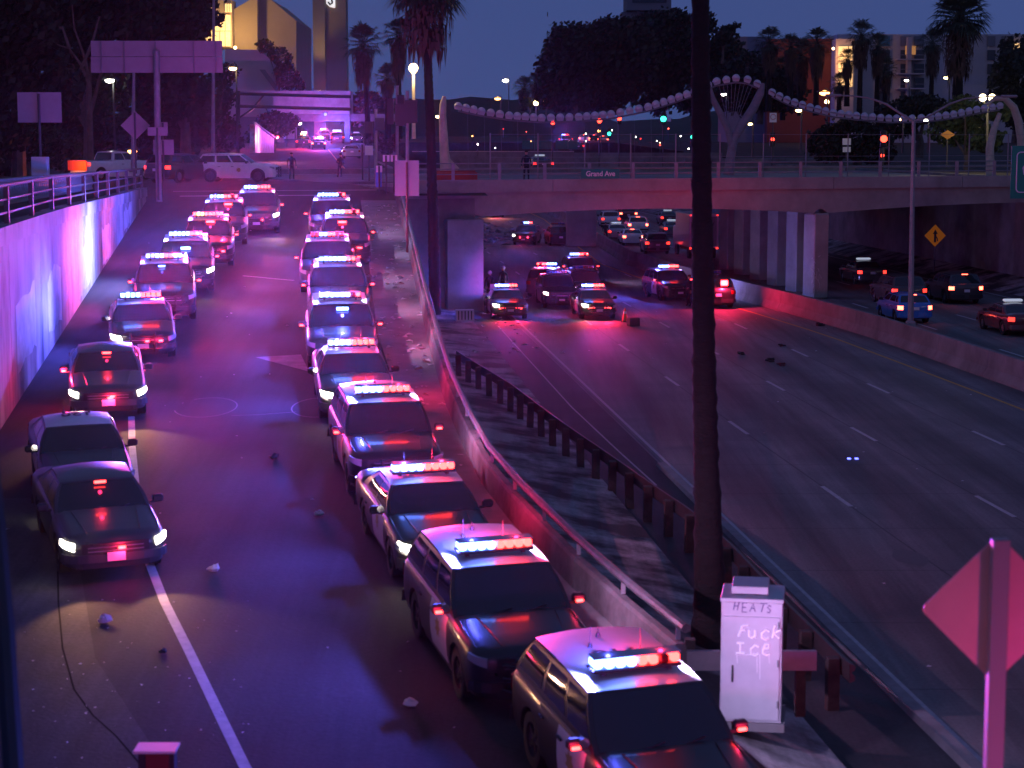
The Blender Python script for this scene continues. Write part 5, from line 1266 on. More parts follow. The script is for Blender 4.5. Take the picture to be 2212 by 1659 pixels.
# overhead sign gantry
t = thing('sign_gantry', 'two-pipe overhead gantry on a post in front of the walkway', 'gantry', atY(516, 345, 190)); L0 = t.location.copy()
for v in (204, 231):
    b = MB(); b.tube([atY(508, v-2, 190), atY(636, v+2, 190), atY(758, v+5, 190)], .16, 7); o = b.build('pipe', pole_dark, t, True); o.location = -L0
b = MB(); b.tube([atY(514, 345, 190), atY(514, 196, 190)], .22, 8); o = b.build('post', pole_dark, t, True); o.location = -L0
b = MB(); b.tube([atY(514, 256, 190), atY(545, 236, 190), atY(570, 205, 190)], .1, 6); o = b.build('brace', pole_dark, t, True); o.location = -L0
# kiosk lit pink
t = thing('mural_wall', 'low wall with colourful paint glaring pink beside the street', 'wall', atY(560, 330, 195)); L0 = t.location.copy()
b = MB(); P = [atY(551, 268, 190), atY(551, 330, 190), atY(592, 330, 225), atY(592, 300, 225)]; b.poly(P, (1, 0, 0), -.5); o = b.build('panel', mat('bright_mural', (.8, .7, .75), .5, var=.5, vscale=.9, col2=(.5, .08, .1)), t); o.location = -L0
b = MB(); b.tube([atY(548, 264, 189.5), atY(593, 297, 225)], .12, 5); o = b.build('roof_edge', steel, t); o.location = -L0
lamp('sign_light', 'POINT', t, atY(600, 298, 196)-L0, 2500, (1, .25, .5), size=.15)  # lamp added to make the mural panel glare
b = MB(); b.ball(tuple(atY(600, 296, 196)), .12, 6, 4); o = b.build('bulb', red_on, t); o.location = -L0  # glowing ball placed at the added mural lamp
# hilltop block
t = thing('hilltop_building', 'grey block with an overhanging upper storey on top of the wooded mound', 'building', atY(1400, 40, 400)); L0 = t.location.copy()
bbox(t, 'upper_storey', 1354, 1450, -30, 22, 398, 12, bslate, L0); bbox(t, 'lower_storey', 1394, 1456, 22, 60, 401, 12, bslate, L0); bbox(t, 'terrace', 1343, 1396, 26, 60, 400, 8, bslate, L0); bbox(t, 'window_band', 1366, 1440, -4, 6, 397.8, .3, win_off, L0)
# apartment block
t = thing('apartment_block', 'long apartment block with balconies and a few lit windows behind the palms', 'building', atY(1900, 280, 300)); L0 = t.location.copy()
bbox(t, 'main_wall', 1809, 2260, 74, 330, 300, 18, bpale, L0)
bbox(t, 'low_wing', 1574, 1660, 79, 330, 306, 14, bslate, L0)
bbox(t, 'red_wing', 1660, 1805, 84, 330, 303, 14, bred, L0)
bbox(t, 'stair_core', 1806, 1842, 84, 290, 297, 4, bpale, L0)
for v0, v1 in ((100, 130), (134, 156), (159, 187)):
    o = bbox(t, 'window', 1812, 1841, v0, v1, 296.7, .3, window_on, L0); bbox(t, 'railing', 1811, 1842, v1-8, v1-7, 296.4, .1, trim, L0); bbox(t, 'mullion', 1832, 1833, v0, v1, 296.5, .12, trim, L0)
lamp('stair_light', 'POINT', t, atY(1800, 130, 294)-L0, 900, (1, .4, .15), size=.3)
b = MB(); b.ball(tuple(atY(1800, 105, 295)), .2, 6, 4); o = b.build('wall_lamp', sodium, t); o.location = -L0
for u0, u1, mm in ((1898, 1922, bblue), (1946, 1968, bslate), (1976, 1996, bslate), (2134, 2150, bslate), (2165, 2190, bslate)):
    for v0 in (78, 108, 138, 168, 198, 228): bbox(t, 'window', u0, u1, v0, v0+22, 299.7, .4, mm if v0 == 78 else win_off, L0)
o = bbox(t, 'window', 1957, 1978, 99, 118, 299.2, .4, window_dim, L0); o['label'] = 'dim orange lit window'
o = bbox(t, 'window', 2182, 2202, 94, 106, 299.2, .4, window_on, L0); o['label'] = 'bright lit window'
for v in (127, 158, 190, 221):
    bbox(t, 'balcony', 1940, 2000, v, v+2.5, 297.5, 2.4, bpale, L0); bbox(t, 'balcony_rail', 1940, 2000, v-9, v-8, 297.4, .1, steel_m, L0)
bbox(t, 'balcony_divider', 1962, 1966, 80, 250, 298.2, 1.6, bpale, L0)
# distant low wall / fence beyond the bridge
t = thing('construction_fence', 'long green screened fence beyond the bridge deck', 'fence', atY(1200, 335, 260)); L0 = t.location.copy()
grn = mat('green_screen', (.015, .16, .12), .8, var=.2)
for u0, u1 in ((1128, 1152), (1153, 1192), (1200, 1248)): bbox(t, 'screen_panel', u0, u1, 304, 322, 260, .1, grn, L0)
t = thing('parapet_wall', 'dark flat-topped wall running behind the bridge railing', 'wall', atY(1300, 340, 200)); L0 = t.location.copy()
bbox(t, 'wall_section', 960, 1240, 328, 372, 205, 1, concrete_d, L0); bbox(t, 'wall_section', 1241, 1560, 330, 372, 205, 1, concrete_d, L0); bbox(t, 'wall_section', 1480, 1780, 342, 374, 196, 1, concrete_d, L0)
bbox(t, 'coping', 890, 1240, 326.5, 328, 204.9, 1.2, cream, L0)

# ================================================================ SIGNS, LAMPS, SIGNALS
def sign(name, label, cat, u, v, y, wpx, hpx, m, vb, back=False, text=None, tm=None, diamond=False, post_m=pole_dark, pr=.05, tsize=None, post=True):
    k = y/FPX; c = atY(u, v, y); base = atY(u, vb, y); t = thing(name, label, cat, (c.x, y, base.z)); h = c.z-base.z
    b = MB(); W2, H2 = wpx*k/2, hpx*k/2
    if diamond: pts = [(0, 0, h-H2), (W2, 0, h), (0, 0, h+H2), (-W2, 0, h)]
    else: pts = [(-W2, 0, h-H2), (W2, 0, h-H2), (W2, 0, h+H2), (-W2, 0, h+H2)]
    b.poly([(p[0], -.02 if not back else .02, p[2]) for p in pts], (0, 1, 0), .03); pn = b.build('panel', m, t)
    if post: b = MB(); b.cyl((0, .05 if not back else -.05, 0), (0, .05 if not back else -.05, h+H2*.9), pr, n=7); b.build('post', post_m, t)
    if text:
        o = text_mesh('lettering', text, tsize or H2*1.2, tm or sign_white, pn, .004, .01); o.rotation_euler = (PI/2, 0, 0); o.location = (0, -.03, h)
    return t, h, W2, H2
# big overhead sign back with ribs
t = thing('overhead_sign', 'wide blank back of an overhead road sign glowing purple on a single post', 'road sign', atY(341, 432, 99.5)); L0 = t.location.copy()
bbox(t, 'upper_panel', 196, 480, 88, 122, 99.5, .08, sign_back, L0); bbox(t, 'lower_panel', 196, 481, 123, 157, 99.46, .08, sign_back, L0)
for u in (218, 268, 335, 418, 466): bbox(t, 'rib', u-1.2, u+1.2, 90, 157, 99.3, .14, steel_m, L0)
b = MB(); b.tube([atY(344, 436, 99.1), atY(341, 300, 99.1), atY(338, 110, 99.1)], .16, 10); o = b.build('post', steel_m, t, True); o.location = -L0
sign('road_sign', 'pinkish diamond sign seen from behind left of the big sign post', 'road sign', 292, 271, 100, 63, 61, sign_back, 375, True, diamond=True)
sign('road_sign', 'small dark square sign behind the big sign post', 'road sign', 353, 318, 101.5, 44, 32, sign_back, 392, True)
sign('road_sign', 'upper pink sign plate clipped on the big sign post', 'road sign', 340, 284, 98.6, 42, 18, sign_back, 432, True)
sign('road_sign', 'tall narrow sign plate low on the big sign post', 'road sign', 352, 276, 102.5, 20, 24, sign_back, 392, True)
sign('notice_board', 'purple rectangular board on a post behind the left railing', 'road sign', 85, 232, 92, 94, 64, sign_back, 385, True, pr=.06)
sign('road_sign', 'large white-pink square sign seen from behind beside the ramp barrier', 'road sign', 879, 385, 76, 52, 76, sign_back, 545, True, pr=.045, post_m=mat('red_oxide_post', (.10, .02, .02), .5))
sign('road_sign', 'white no left turn sign at the top of the street kerb', 'road sign', 797, 325, 120, 17, 20, sign_white, 398)
sign('road_sign', 'blue information sign with white emblem low by the kerb', 'road sign', 818, 384, 104, 13, 40, sign_blue, 412, post=False)
sign('road_sign', 'small white plate above the blue information sign', 'road sign', 819, 365, 103.8, 13, 14, sign_white, 412, True)
sign('road_sign', 'left of two small white plates beside the square sign', 'road sign', 834, 342, 102, 14, 14, sign_white, 420, True)
sign('road_sign', 'right of two small white plates beside the square sign', 'road sign', 851, 342, 102.2, 14, 14, sign_white, 420, True)
sign('road_sign', 'small pink sign left of the no left turn sign', 'road sign', 783, 320, 124, 10, 18, sign_back, 395, True)
t, h, W2, H2 = sign('road_sign', 'no left turn sign hanging over the distant road right of the horn', 'road sign', 1670, 254, 150, 15, 20, sign_white, 345)
b = MB(); b.tube([(.2*math.cos(a*.5), -.05, h+.05+.2*math.sin(a*.5)) for a in range(13)], .02, 4); b.build('red_ring', mat('sign_red', (.5, .02, .02), .5), t)
sign('road_sign', 'upper white sign of the pair behind the bridge fence', 'road sign', 1829, 306, 145, 18, 14, sign_white, 370); sign('road_sign', 'lower white sign of the pair behind the bridge fence', 'road sign', 1829, 323, 144.8, 17, 11, sign_white, 370, post=False)
sign('road_sign', 'white turn sign at the distant signal left of the green light', 'road sign', 1445, 258, 300, 8, 9, sign_white, 320)
sign('road_sign', 'dim orange diamond sign under the globe lamps', 'road sign', 2047, 291, 140, 32, 20, mat('dim_orange_sign', (.3, .12, .02), .5), 365, diamond=True)
# merge sign
t, h, W2, H2 = sign('merge_sign', 'yellow-orange diamond merge sign with black arrow beyond the bridge', 'road sign', 2020, 509, 134, 46, 48, sign_orange, 589, diamond=True, post_m=steel_m)
b = MB(); b.poly([(-.08, -.045, h-.46), (.07, -.045, h-.46), (.07, -.045, h+.15), (-.08, -.045, h+.15)], (0, 1, 0), .01); b.poly([(-.17, -.045, h+.12), (.18, -.045, h+.12), (0, -.045, h+.42)], (0, 1, 0), .01); b.poly([(.06, -.045, h-.12), (.06, -.045, h-.0), (.2, -.045, h-.22), (.2, -.045, h-.38), (.13, -.045, h-.38), (.13, -.045, h-.25)], (0, 1, 0), .01); b.build('arrow', decal_k, t)
# green street name sign on bridge
p = dp(1296, 375, -.1); t = thing('street_name_sign', 'green street name sign hung on the bridge railing', 'road sign', (p.x, p.y, 7.1), math.atan(.397))
b = MB(); b.box((0, -.05, .28), (2.3, .04, .52), ch=.01); pn = b.build('panel', sign_green, t); o = text_mesh('lettering', 'Grand Ave', .40, sign_white, pn, .004, .008); o.rotation_euler = (PI/2, 0, 0); o.location = (0, -.08, .28)
# green freeway sign on the right
p0_ = atY(2262, 372, 108); t = thing('freeway_sign', 'green freeway sign with pale border cut off at the right frame edge', 'road sign', p0_)
b = MB(); b.box((0, .0, 0), (4.0, .12, 2.9)); pn = b.build('panel', sign_green, t)
b = MB(); pts = []
for sx, sz, a0 in ((1, 1, 0), (-1, 1, 90), (-1, -1, 180), (1, -1, 270)):
    for k in range(5): a = math.radians(a0+k*22.5); pts.append((sx*1.7*1.0-0*.2+.2*math.cos(a)*1.0-(.2*sx), -.08, sz*1.1-.2*sz+.2*math.sin(a)))
b.tube(pts+pts[:1], .035, 5); b.build('border', mat('sign_border', (.7, .65, .8), .4), t)
b = MB(); b.tube([(-1.15, -.08, .55), (-1.35, -.08, .25), (-1.3, -.08, -.1), (-1.0, -.08, -.35), (-.6, -.08, -.5)], .035, 5); b.build('shield_outline', MAT['sign_border'], t)
# near diamond sign on timber post at lower right
y = 16.; c = atY(2156, 1320, y); base_z = -.1
t = thing('diamond_sign', 'large pink-lit diamond sign seen from behind on a square post at lower right', 'road sign', (c.x, y, base_z)); h = c.z-base_z
b = MB(); d_ = .64; cr_ = .06; pts = []
for k in range(4):
    a0 = PI/2*k; cx, cz = (d_-cr_*1.4)*math.cos(a0), (d_-cr_*1.4)*math.sin(a0)
    for j in range(5): a = a0-PI/4+PI/2*j/4; pts.append((cx+cr_*math.cos(a), .07, h+cz+cr_*math.sin(a)))
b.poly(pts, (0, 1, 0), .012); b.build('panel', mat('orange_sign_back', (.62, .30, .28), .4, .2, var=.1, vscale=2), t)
b = MB(); b.box((0, 0, (h+.62)/2), (.145, .12, h+.62), ch=.008); b.build('post', mat('painted_post', (.25, .18, .2), .45), t)
# tall lamp post on the median
p = atY(1967, 700, 88); t = thing('street_lamp', 'tall double-arm lamp post rising from the median barrier', 'lamp post', (p.x, 88, 1.0)); L0 = t.location.copy()
b = MB(); b.tube([atY(1967, 702, 88), atY(1970, 480, 88), atY(1974, 262, 88)], [.14, .11, .085], 8); o = b.build('post', steel_m, t, True); o.location = -L0
b = MB(); b.box(tuple(atY(1967, 700, 88)), (.4, .4, .3), ch=.05); o = b.build('base', steel_m, t); o.location = -L0
for pts in (((1974, 262), (1945, 245), (1915, 225), (1880, 212), (1840, 207), (1800, 206)), ((1974, 262), (2005, 252), (2050, 225), (2085, 213), (2130, 209), (2180, 208))):
    b = MB(); b.tube([atY(u, v, 88) for u, v in pts], [.06, .05, .05, .04, .035, .03], 6); o = b.build('arm', steel_m, t, True); o.location = -L0
    e = atY(*pts[-1], 88); b = MB(); b.box(tuple(e), (.7, .3, .12), ch=.04); o = b.build('lamp_head', steel_m, t); o.location = -L0
def street_lamp(label, u, v, vb, y, m=sodium, r=.2, style='arm', e=0, col=(1, .66, .3), group='distant street lamps', pm=pole_dark):
    c = atY(u, v, y); base = atY(u, vb, y); t = thing('street_lamp', label, 'street lamp', (c.x, y, base.z), 0, group); h = c.z-base.z; k = y/FPX
    b = MB()
    if style == 'arm': b.tube([(7*k, .1, 0), (7*k, .1, h+.3), (4*k, .1, h+.5), (0, .05, h+.25)], [.09, .07, .05, .04], 6)
    else: b.cyl((0, 0, 0), (0, 0, h-.1), .12, .08, 8)
    b.build('post', pm, t, True)
    b = MB()
    if style == 'arm': b.box((0, 0, h+.14), (r*4.4, r*2, .12), ch=.03)
    else: b.cyl((0, 0, h-r*1.3), (0, 0, h-r*.8), r*.6, r*.8, 8)
    b.build('lamp_head', pm, t)
    b = MB(); b.ball((0, -.02, h), (r*1.6, r, r*.8) if style == 'arm' else r*1.1, 10, 6); b.build('lamp_bulb', m, t, True)
    if e: lamp('lamp_glow', 'POINT', t, (0, -.5, h-.3), e, col, size=r)
    return t
street_lamp('glowing street lamp on a cream post between the palms and the signals', 893, 147, 300, 110, r=.24, style='post', e=260, pm=cream)
street_lamp('orange street lamp beside the dark tree at the white wall', 503, 148, 345, 160, r=.2, e=60)
street_lamp('white floodlight hanging below the left end of the big purple sign', 237, 174, 360, 150, m=white_on, r=.22, e=60, col=(.9, 1, .8))
street_lamp('orange lamp low behind the diamond sign', 286, 327, 372, 130, r=.2, m=amber_on)
street_lamp('small orange lamp right of the black SUV', 470, 345, 385, 150, r=.12, m=amber_on)
street_lamp('small yellow lamp by the dark hedge behind the purple post', 378, 240, 345, 170, r=.14, style='post')
street_lamp('small lamp at the foot of the cream horn left side', 947, 252, 350, 150, r=.14, e=0)
street_lamp('white lamp high on the skyline left of the twin palms', 1092, 174, 240, 300, m=white_on, r=.3)
street_lamp('orange lamp low on the skyline beside the round bush', 1075, 213, 245, 300, r=.3, m=amber_on)
street_lamp('lamp post glowing under the small distant palm', 1158, 223, 250, 280, r=.35, style='post', pm=cream)
street_lamp('lamp left edge of the wooded mound', 1173, 217, 250, 285, r=.32)
street_lamp('white street lamp inside the horn left of its right arm', 1563, 204, 262, 230, m=white_on, r=.2)
street_lamp('wide orange street lamp above the domes left of the lamp post', 1781, 201, 300, 180, r=.3, m=amber_on)
street_lamp('lamp just below the wide orange street lamp', 1786, 220, 300, 190, r=.2, style='post')
street_lamp('flat lamp above the bridge fence right of the horn', 1725, 239, 330, 160, r=.16)
street_lamp('flat lamp low right of the horn foot', 1620, 268, 340, 160, r=.13)
street_lamp('lamp in front of the giant palm', 2045, 168, 300, 200, r=.2)
street_lamp('small lamp left of the central lamp post arms', 1958, 174, 300, 210, r=.15, m=white_on)
street_lamp('pair-like lamp low left of the lamp post', 1945, 257, 330, 160, r=.16)
street_lamp('small lamp right of the lamp post at the domes', 2000, 260, 330, 160, r=.14, m=white_on)
for k, (u, v) in enumerate(((630, 259), (646, 267), (630, 275), (657, 286), (612, 268))):
    street_lamp(['topmost', 'second', 'third', 'lowest', 'leftmost'][k]+' small white lamp in the cluster under the walkway', u, v, 320, 250+k*6, m=white_on, r=.22, group='white lamps under the walkway')
# twin globe lamp
p = atY(2133, 235, 140); t = thing('globe_lamp', 'twin white globe lamp glowing above the right end of the domes', 'street lamp', atY(2133, 360, 140)); L0 = t.location.copy()
b = MB(); b.tube([atY(2133, 360, 140), atY(2133, 226, 140)], .1, 8); b.tube([atY(2123, 220, 140), atY(2133, 228, 140), atY(2143, 220, 140)], .06, 6); o = b.build('post', pole_dark, t, True); o.location = -L0
for u in (2123, 2143):
    b = MB(); b.ball(tuple(atY(u, 211, 140)), .27, 12, 8); o = b.build('globe', mat('globe_lit', (.9, .8, .6), .3, emit=(1, .8, .45), estr=8), t, True); o.location = -L0
lamp('lamp_glow', 'POINT', t, atY(2133, 228, 137)-L0, 650, (1, .8, .35), size=.3)
def signal(label, u, v, y, m, vb, r=.14, housing=True, group='traffic signals'):
    c = atY(u, v, y); base = atY(u, vb, y); t = thing('traffic_signal', label, 'traffic light', (c.x, y, base.z), 0, group); h = c.z-base.z
    b = MB(); b.cyl((0, .25, 0), (0, .25, h+.4), .06, n=6); b.build('post', pole_dark, t)
    b = MB(); b.box((0, .1, h-.0), (.42, .25, 1.15), ch=.04); hs = b.build('housing', trim, t)
    for k, z in enumerate((.36, 0, -.36)):
        lit = abs(z) < .01
        b = MB(); b.cyl((0, -.03, h+z), (0, -.08, h+z), r if lit else .13, n=12); b.build('signal_lens', m if lit else trim, hs)
    return t
for u, v, y, m, r, lb in ((1194, 265, 190, redsig, .2, 'red traffic signal left below the sagging domes'), (1295, 261, 195, redsig, .24, 'red traffic signal near the centre below the domes'), (1338, 256, 195, redsig, .22, 'red traffic signal right of the central one'), (1294, 283, 240, amber_on, .16, 'amber-red signal under the central red signal'),
      (1433, 257, 180, green_on, .26, 'bright green traffic signal left of the palm trunk'), (1316, 289, 220, green_on, .2, 'small green signal behind the fence'), (1496, 296, 180, green_on, .18, 'green signal touching the palm trunk'), (1669, 301, 160, redsig, .14, 'small red signal below the turn sign'), (1909, 300, 135, redsig, .24, 'large red traffic signal in front of the dim tree'), (1906, 336, 150, redsig, .13, 'small red signal under the large red one')):
    signal(lb, u, v, y, m, 372 if y < 200 else 345, r)
def dark_signal(label, u, v0, v1, vb, y, w_=18):
    base = atY(u, vb, y); t = thing('traffic_signal', label, 'traffic light', base, 0, 'traffic signals'); L0 = t.location.copy()
    b = MB(); b.tube([atY(u, vb, y), atY(u, v0-20, y)], .09, 8); o = b.build('post', steel_m, t); o.location = -L0
    bbox(t, 'housing', u-w_/2+8, u+w_/2+8, v0, v1, y-.3, .3, trim, L0); bbox(t, 'housing', u-w_/2-14, u+w_/2-16, v0+8, v1+6, y-.2, .3, trim, L0)
dark_signal('dark unlit traffic signal head on the post under the shaggy palm', 880, 216, 266, 420, 98, 26)
dark_signal('dark signal cluster left of the lamp on the cream post', 858, 205, 262, 400, 108, 16)
dark_signal('lower dark signal head near the street kerb', 812, 255, 282, 398, 114, 20)
# left utility box and small things on the street
p = atY(88, 386, 90); t = thing('utility_box', 'small violet-lit utility box behind the left railing', 'cabinet', (p.x, 90, p.z)); b = MB(); b.box((0, 0, .5), (.72, .5, 1.0), ch=.02); b.build('body', cab_m, t); b = MB(); b.box((0, -.26, .5), (.6, .02, .85)); b.build('door', cab_m, t)
# slender lamp poles left
for u, vt, vb, y, lb in ((460, 0, 345, 128, 'tall thin pole right of the big purple sign'), (287, 150, 372, 110, 'thin ochre pole behind the diamond sign')):
    p = atY(u, vb, y); t = thing('pole', lb, 'pole', p); b = MB(); b.tube([(0, 0, 0), tuple(atY(u+2, vt-40 if vt == 0 else vt, y)-p)], [.13, .08], 8); b.build('shaft', steel_m, t, True); b = MB(); b.box((0, 0, .1), (.35, .35, .2), ch=.03); b.build('base', concrete_d, t)

# graffiti on the right bridge pier and paint spill on barrier
P = bp_(18.1, .7, 0); b = MB(); rr = random.Random(9)
for k in range(16):
    x0_, z0_ = rr.uniform(-.38, .3), rr.uniform(.5, 2.6); b.tube([(P.x+x0_+q*rr.uniform(-.16, .2), P.y-.84+(x0_)*.4+.12, z0_+q*rr.uniform(-.3, .3)) for q in (0, .5, 1)], .018, 4)
o = b.build('graffiti', mat('faded_white_spray', (.5, .48, .5), .6), bd); o.location = -bd.location
# cracks on the ramp asphalt
rr = random.Random(21)
for k in range(0):
    y = rr.uniform(27, 96); x = rr.uniform(wallx(y)+2, barx(y)-1.5); h_ = rr.choice((1.45, 1.6, .1, 1.5))+rr.uniform(-.25, .25); pts = []
    for j in range(rr.randint(6, 16)):
        pts.append((x, y)); h_ += rr.uniform(-.3, .3); x += .45*math.cos(h_); y += .45*math.sin(h_)
    if max(p[1] for p in pts) < 99 and all(wallx(q[1])+.4 < q[0] < barx(q[1])-.6 for q in pts): line('road_crack', pts, .02, tar, rz4)
0 and line('tar_seam', [(wallx(y)*.52+barx(y)*.48-.2*math.sin(y*.15), y) for y in rng(30, 99, 1.5)], .05, tar, rz4)
# cabinet fittings
for z in (.35, .95, 1.5): b = MB(); b.cyl((W1/2-.05, -D1/2-.03, z), (W1/2-.05, -D1/2-.03, z+.1), .014, n=6); b.build('hinge', steel_m, dr)
# many small lamps on the far side of the bridge
LAB = [a+' tiny far lamp '+b_ for a in ('highest', 'lowest', 'leftmost', 'rightmost', 'middle', 'faintest', 'brightest', 'loneliest') for b_ in ('behind the left half of the bridge fence', 'between the red signals beyond the bridge', 'beside the palm trunk over the bridge deck')]
rr = random.Random(33)
for k in range(22):
    u, v = rr.uniform(985, 1490), rr.uniform(268, 322); y = rr.uniform(200, 290); c = atY(u, v, y)
    t = thing('street_lamp', LAB[k], 'street lamp', (c.x, y, c.z-1.2), 0, 'tiny far lamps beyond the bridge')
    b = MB(); b.cyl((0, 0, 0), (0, 0, 1.15), .04, n=5); b.build('post', pole_dark, t)
    b = MB(); b.ball((0, 0, 1.2), rr.uniform(.05, .10), 6, 4); b.build('lamp_bulb', rr.choice((amber_on, sodium, white_on, tail_on, brake_on)), t)
# ================================================================ SMALL STREET CLUTTER
p = onz(1350, 695); t = thing('traffic_cone', 'orange traffic cone beside the red-lit freeway sedan', 'traffic cone', p)
b = MB(); b.cyl((0, 0, .03), (0, 0, .72), .16, .03, 12); b.build('cone', orange_p, t); b = MB(); b.box((0, 0, .02), (.4, .4, .04)); b.build('base', trim, t); b = MB(); b.cyl((0, 0, .42), (0, 0, .54), .097, .075, 12); b.build('white_band', sign_white, t)
p = onz(1368, 704); t = thing('crate', 'dark crate lying on the lane beside the traffic cone', 'crate', p, .4); b = MB(); b.box((0, 0, .2), (.55, .4, .4), ch=.02); b.build('body', trim, t); b = MB(); b.box((0, 0, .41), (.5, .35, .02)); b.build('lid', rubber, t)
p = onz(1004, 706); t = thing('electrical_box', 'low white slatted box on the ground at the foot of the pier', 'box', (p.x, p.y, .3), .1)
b = MB(); b.box((0, 0, .28), (.9, .5, .56), ch=.01); b.build('body', cab_m, t)
for k in range(5): b = MB(); b.box((-.32+k*.16, -.26, .3), (.05, .02, .44)); b.build('slat', trim, t)
for (u, v, s, lb) in ((1602, 766, .35, 'leftmost dark scrap on the freeway near the palm trunk'), (1665, 781, .45, 'larger dark scrap in the middle of the freeway'), (1687, 790, .35, 'reddish scrap right of the larger one'), (1785, 688, .55, 'dark bundle on the yellow line by the median barrier'), (1772, 704, .5, 'second dark bundle below the first by the barrier'), (1690, 748, .3, 'thin dark scrap above the larger one')):
    p = onz(u, v); b = MB(); rr = random.Random(u); 
    for k in range(4): b.box((rr.uniform(-.3, .3)*s, rr.uniform(-.3, .3)*s, .05*s+k*.08*s), (s*rr.uniform(.4, .9), s*rr.uniform(.3, .6), s*.2), rz=rr.uniform(0, 3), ch=.02)
    tag(b.build('debris', trim if 'red' not in lb else maroon_p, loc=p), lb, 'debris', 'debris on the freeway')
for (u, v, s, lb) in ((593, 992, .22, 'dark crumpled scrap alone on the ramp lane'), (352, 1412, .13, 'small dark lump left of the white edge line'), (887, 1528, .2, 'white crumpled paper near the bottom of the ramp'), (462, 1235, .22, 'white crumpled paper right of the nearest sedan'), (226, 1347, .22, 'bright flattened wrapper in the headlight pool'), (688, 1115, .18, 'pink scrap in the middle of the ramp')):
    p = onramp(u, v); b = MB(); rr = random.Random(u)
    b.ball((0, 0, s*.25), (s*.55, s*.5, s*.28), 7, 4)
    b.v = [(x*(1+rr.uniform(-.3, .3)), y*(1+rr.uniform(-.3, .3)), max(0, z*(1+rr.uniform(-.4, .4)))) for x, y, z in b.v]
    tag(b.build('litter', trim if 'dark' in lb else paper, loc=Vector((p.x, p.y, rampz(p.y)+.01))), lb, 'litter', 'litter on the ramp')
# scattered tiny scraps: uncountable
def scraps(name, n, pick, seed, size, m=paper, lift=.012):
    rr = random.Random(seed); b = MB()
    for _ in range(n):
        x, y, z = pick(rr); s = size*rr.uniform(.4, 1.5); a = rr.uniform(0, PI); c, d = math.cos(a)*s, math.sin(a)*s; q = rr.uniform(.3, .8)
        b.add([(x-c, y-d, z+lift), (x+d*q, y-c*q, z+lift+rr.uniform(0, s*.5)), (x+c, y+d, z+lift), (x-d*q, y+c*q, z+lift+rr.uniform(0, s*.6))], [(0, 1, 2), (0, 2, 3)])
    return tag(b.build(name, m), kind='stuff')
def pk1(rr):
    y = rr.uniform(34, 98)**1.0; x = barx(y)-rr.betavariate(1.3, 2.2)*2.4; return x, y, rampz(y)+.13
scraps('scattered_litter', 230, pk1, 1, .11)
def pk2(rr):
    p = onramp(rr.uniform(20, 560), rr.uniform(1290, 1680)); return p.x, p.y, rampz(p.y)
scraps('scattered_litter', 90, pk2, 2, .022)
def pk3(rr):
    y = rr.uniform(26, 100); return rr.uniform(wallx(y)+1, barx(y)-1), y, rampz(y)
scraps('scattered_litter', 60, pk3, 3, .04)
def pk4(rr):
    p = onz(rr.gauss(1080, 60), rr.uniform(690, 790)); return p.x, p.y, .35 if p.x < fx(9, p.y) else .02
scraps('scattered_litter', 60, pk4, 4, .12)
def pk5(rr):
    p = onz(rr.gauss(1075, 35), rr.gauss(510, 14)); return p.x, p.y, .02
scraps('scattered_litter', 180, pk5, 5, .4, mat('wreck_scraps', (.2, .2, .22), .6), .1)
def pk6(rr):
    y = rr.uniform(28, 120); return fx(rr.uniform(10, 25), y), y, 0.
scraps('scattered_litter', 60, pk6, 6, .05)
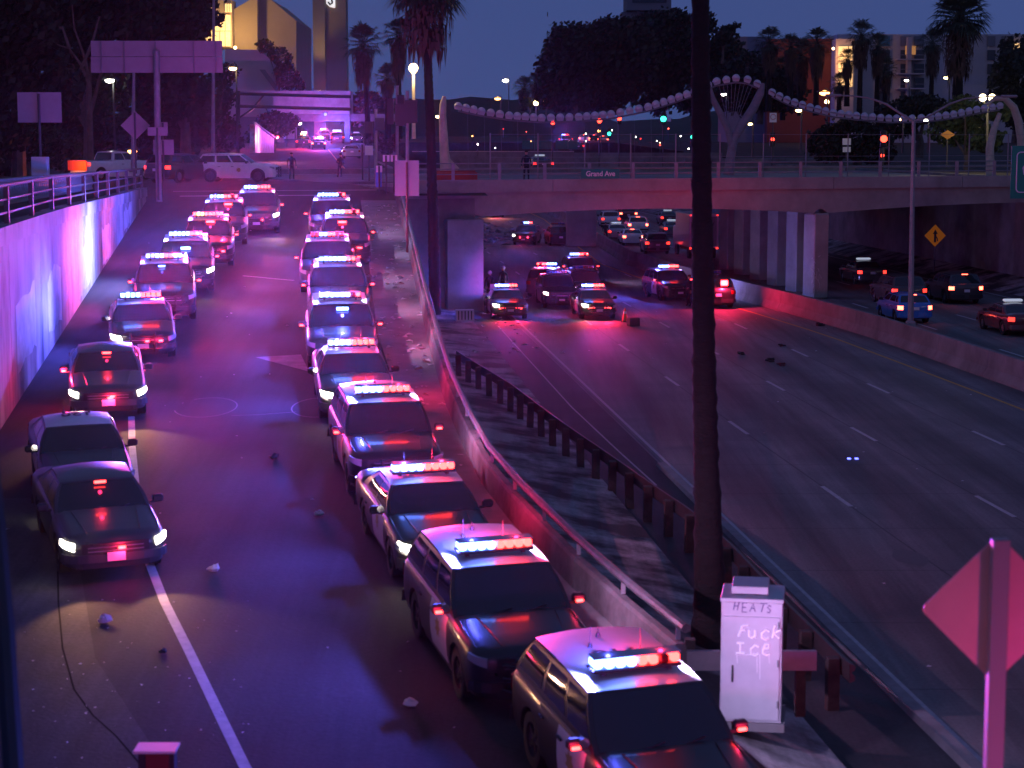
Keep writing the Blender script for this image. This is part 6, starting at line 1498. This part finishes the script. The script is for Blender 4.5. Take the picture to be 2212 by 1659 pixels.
# dark patchy stains on freeway
for (u, v, a, b2) in ((1965, 1205, .5, .4),):
    p = onz(u, v); b = MB(); rr = random.Random(u); b.add([(p.x+a*rr.uniform(.5, 1)*math.cos(t*.5), p.y+3*b2*rr.uniform(.5, 1)*math.sin(t*.5), .006) for t in range(12)], [tuple(range(12))]); tag(b.build('tar_stain', mat('old_stain', (.10, .10, .10), .7), None), kind='structure')
# blue reflector in lane, its shine put in as emission
p = onz(1834, 992); b = MB(); b.box((0, 0, .02), (.1, .1, .04), ch=.01); b.box((.22, 0, .02), (.1, .1, .04), ch=.01)
tag(b.build('road_marker', mat('blue_marker_lit', (.1, .1, .9), .3, emit=(.1, .12, 1), estr=6), loc=p), 'tiny glowing blue marker on the near freeway lane', 'marker')
# board top at the bottom left
p = atY(335, 1622, 21); t = thing('marker_board', 'top of a lilac marker board with a red panel at the bottom of the ramp', 'sign', (p.x, 21, rampz(21))); h = p.z-rampz(21)
b = MB(); b.box((0, .1, h), (.47, .34, .03), ch=.005); b.build('top_cap', cab_m, t); b = MB(); b.box((0, .15, h/2), (.40, .2, h-.03)); b.build('body', trim, t); b = MB(); b.box((.02, .03, h-.2), (.26, .03, .3)); b.build('red_panel', mat('red_reflector', (.12, .01, .01), .6), t)
# dark trunk at left edge
p = atY(8, 1500, 14); t = thing('pole', 'dark leaning pole blurred at the left frame edge', 'pole', (p.x+.1, 14, -.2))
b = MB(); b.tube([(.12, 0, -1), tuple(atY(28, 1659, 14)-t.location), tuple(atY(8, 1350, 14)-t.location), tuple(atY(-14, 1100, 14)-t.location), tuple(atY(-40, 800, 14)-t.location)], [.09, .085, .08, .075, .07], 8); b.build('shaft', mat('dark_green_paint', (.01, .03, .03), .5), t, True); b = MB(); b.box((.12, 0, -.9), (.3, .3, .2)); b.build('base', concrete_d, t)

# ================================================================ AIR
hz_m = bpy.data.materials.new('haze'); hz_m.use_nodes = True; n = hz_m.node_tree; n.nodes.clear()
o_ = n.nodes.new('ShaderNodeOutputMaterial'); v_ = n.nodes.new('ShaderNodeVolumePrincipled')
v_.inputs['Color'].default_value = (.9, .9, .95, 1); v_.inputs['Density'].default_value = .00007; v_.inputs['Anisotropy'].default_value = .95
n.links.new(v_.outputs[0], o_.inputs['Volume'])
b = MB(); b.box((0, 420, 43), (960, 1040, 89)); tag(b.build('haze', hz_m), kind='stuff')
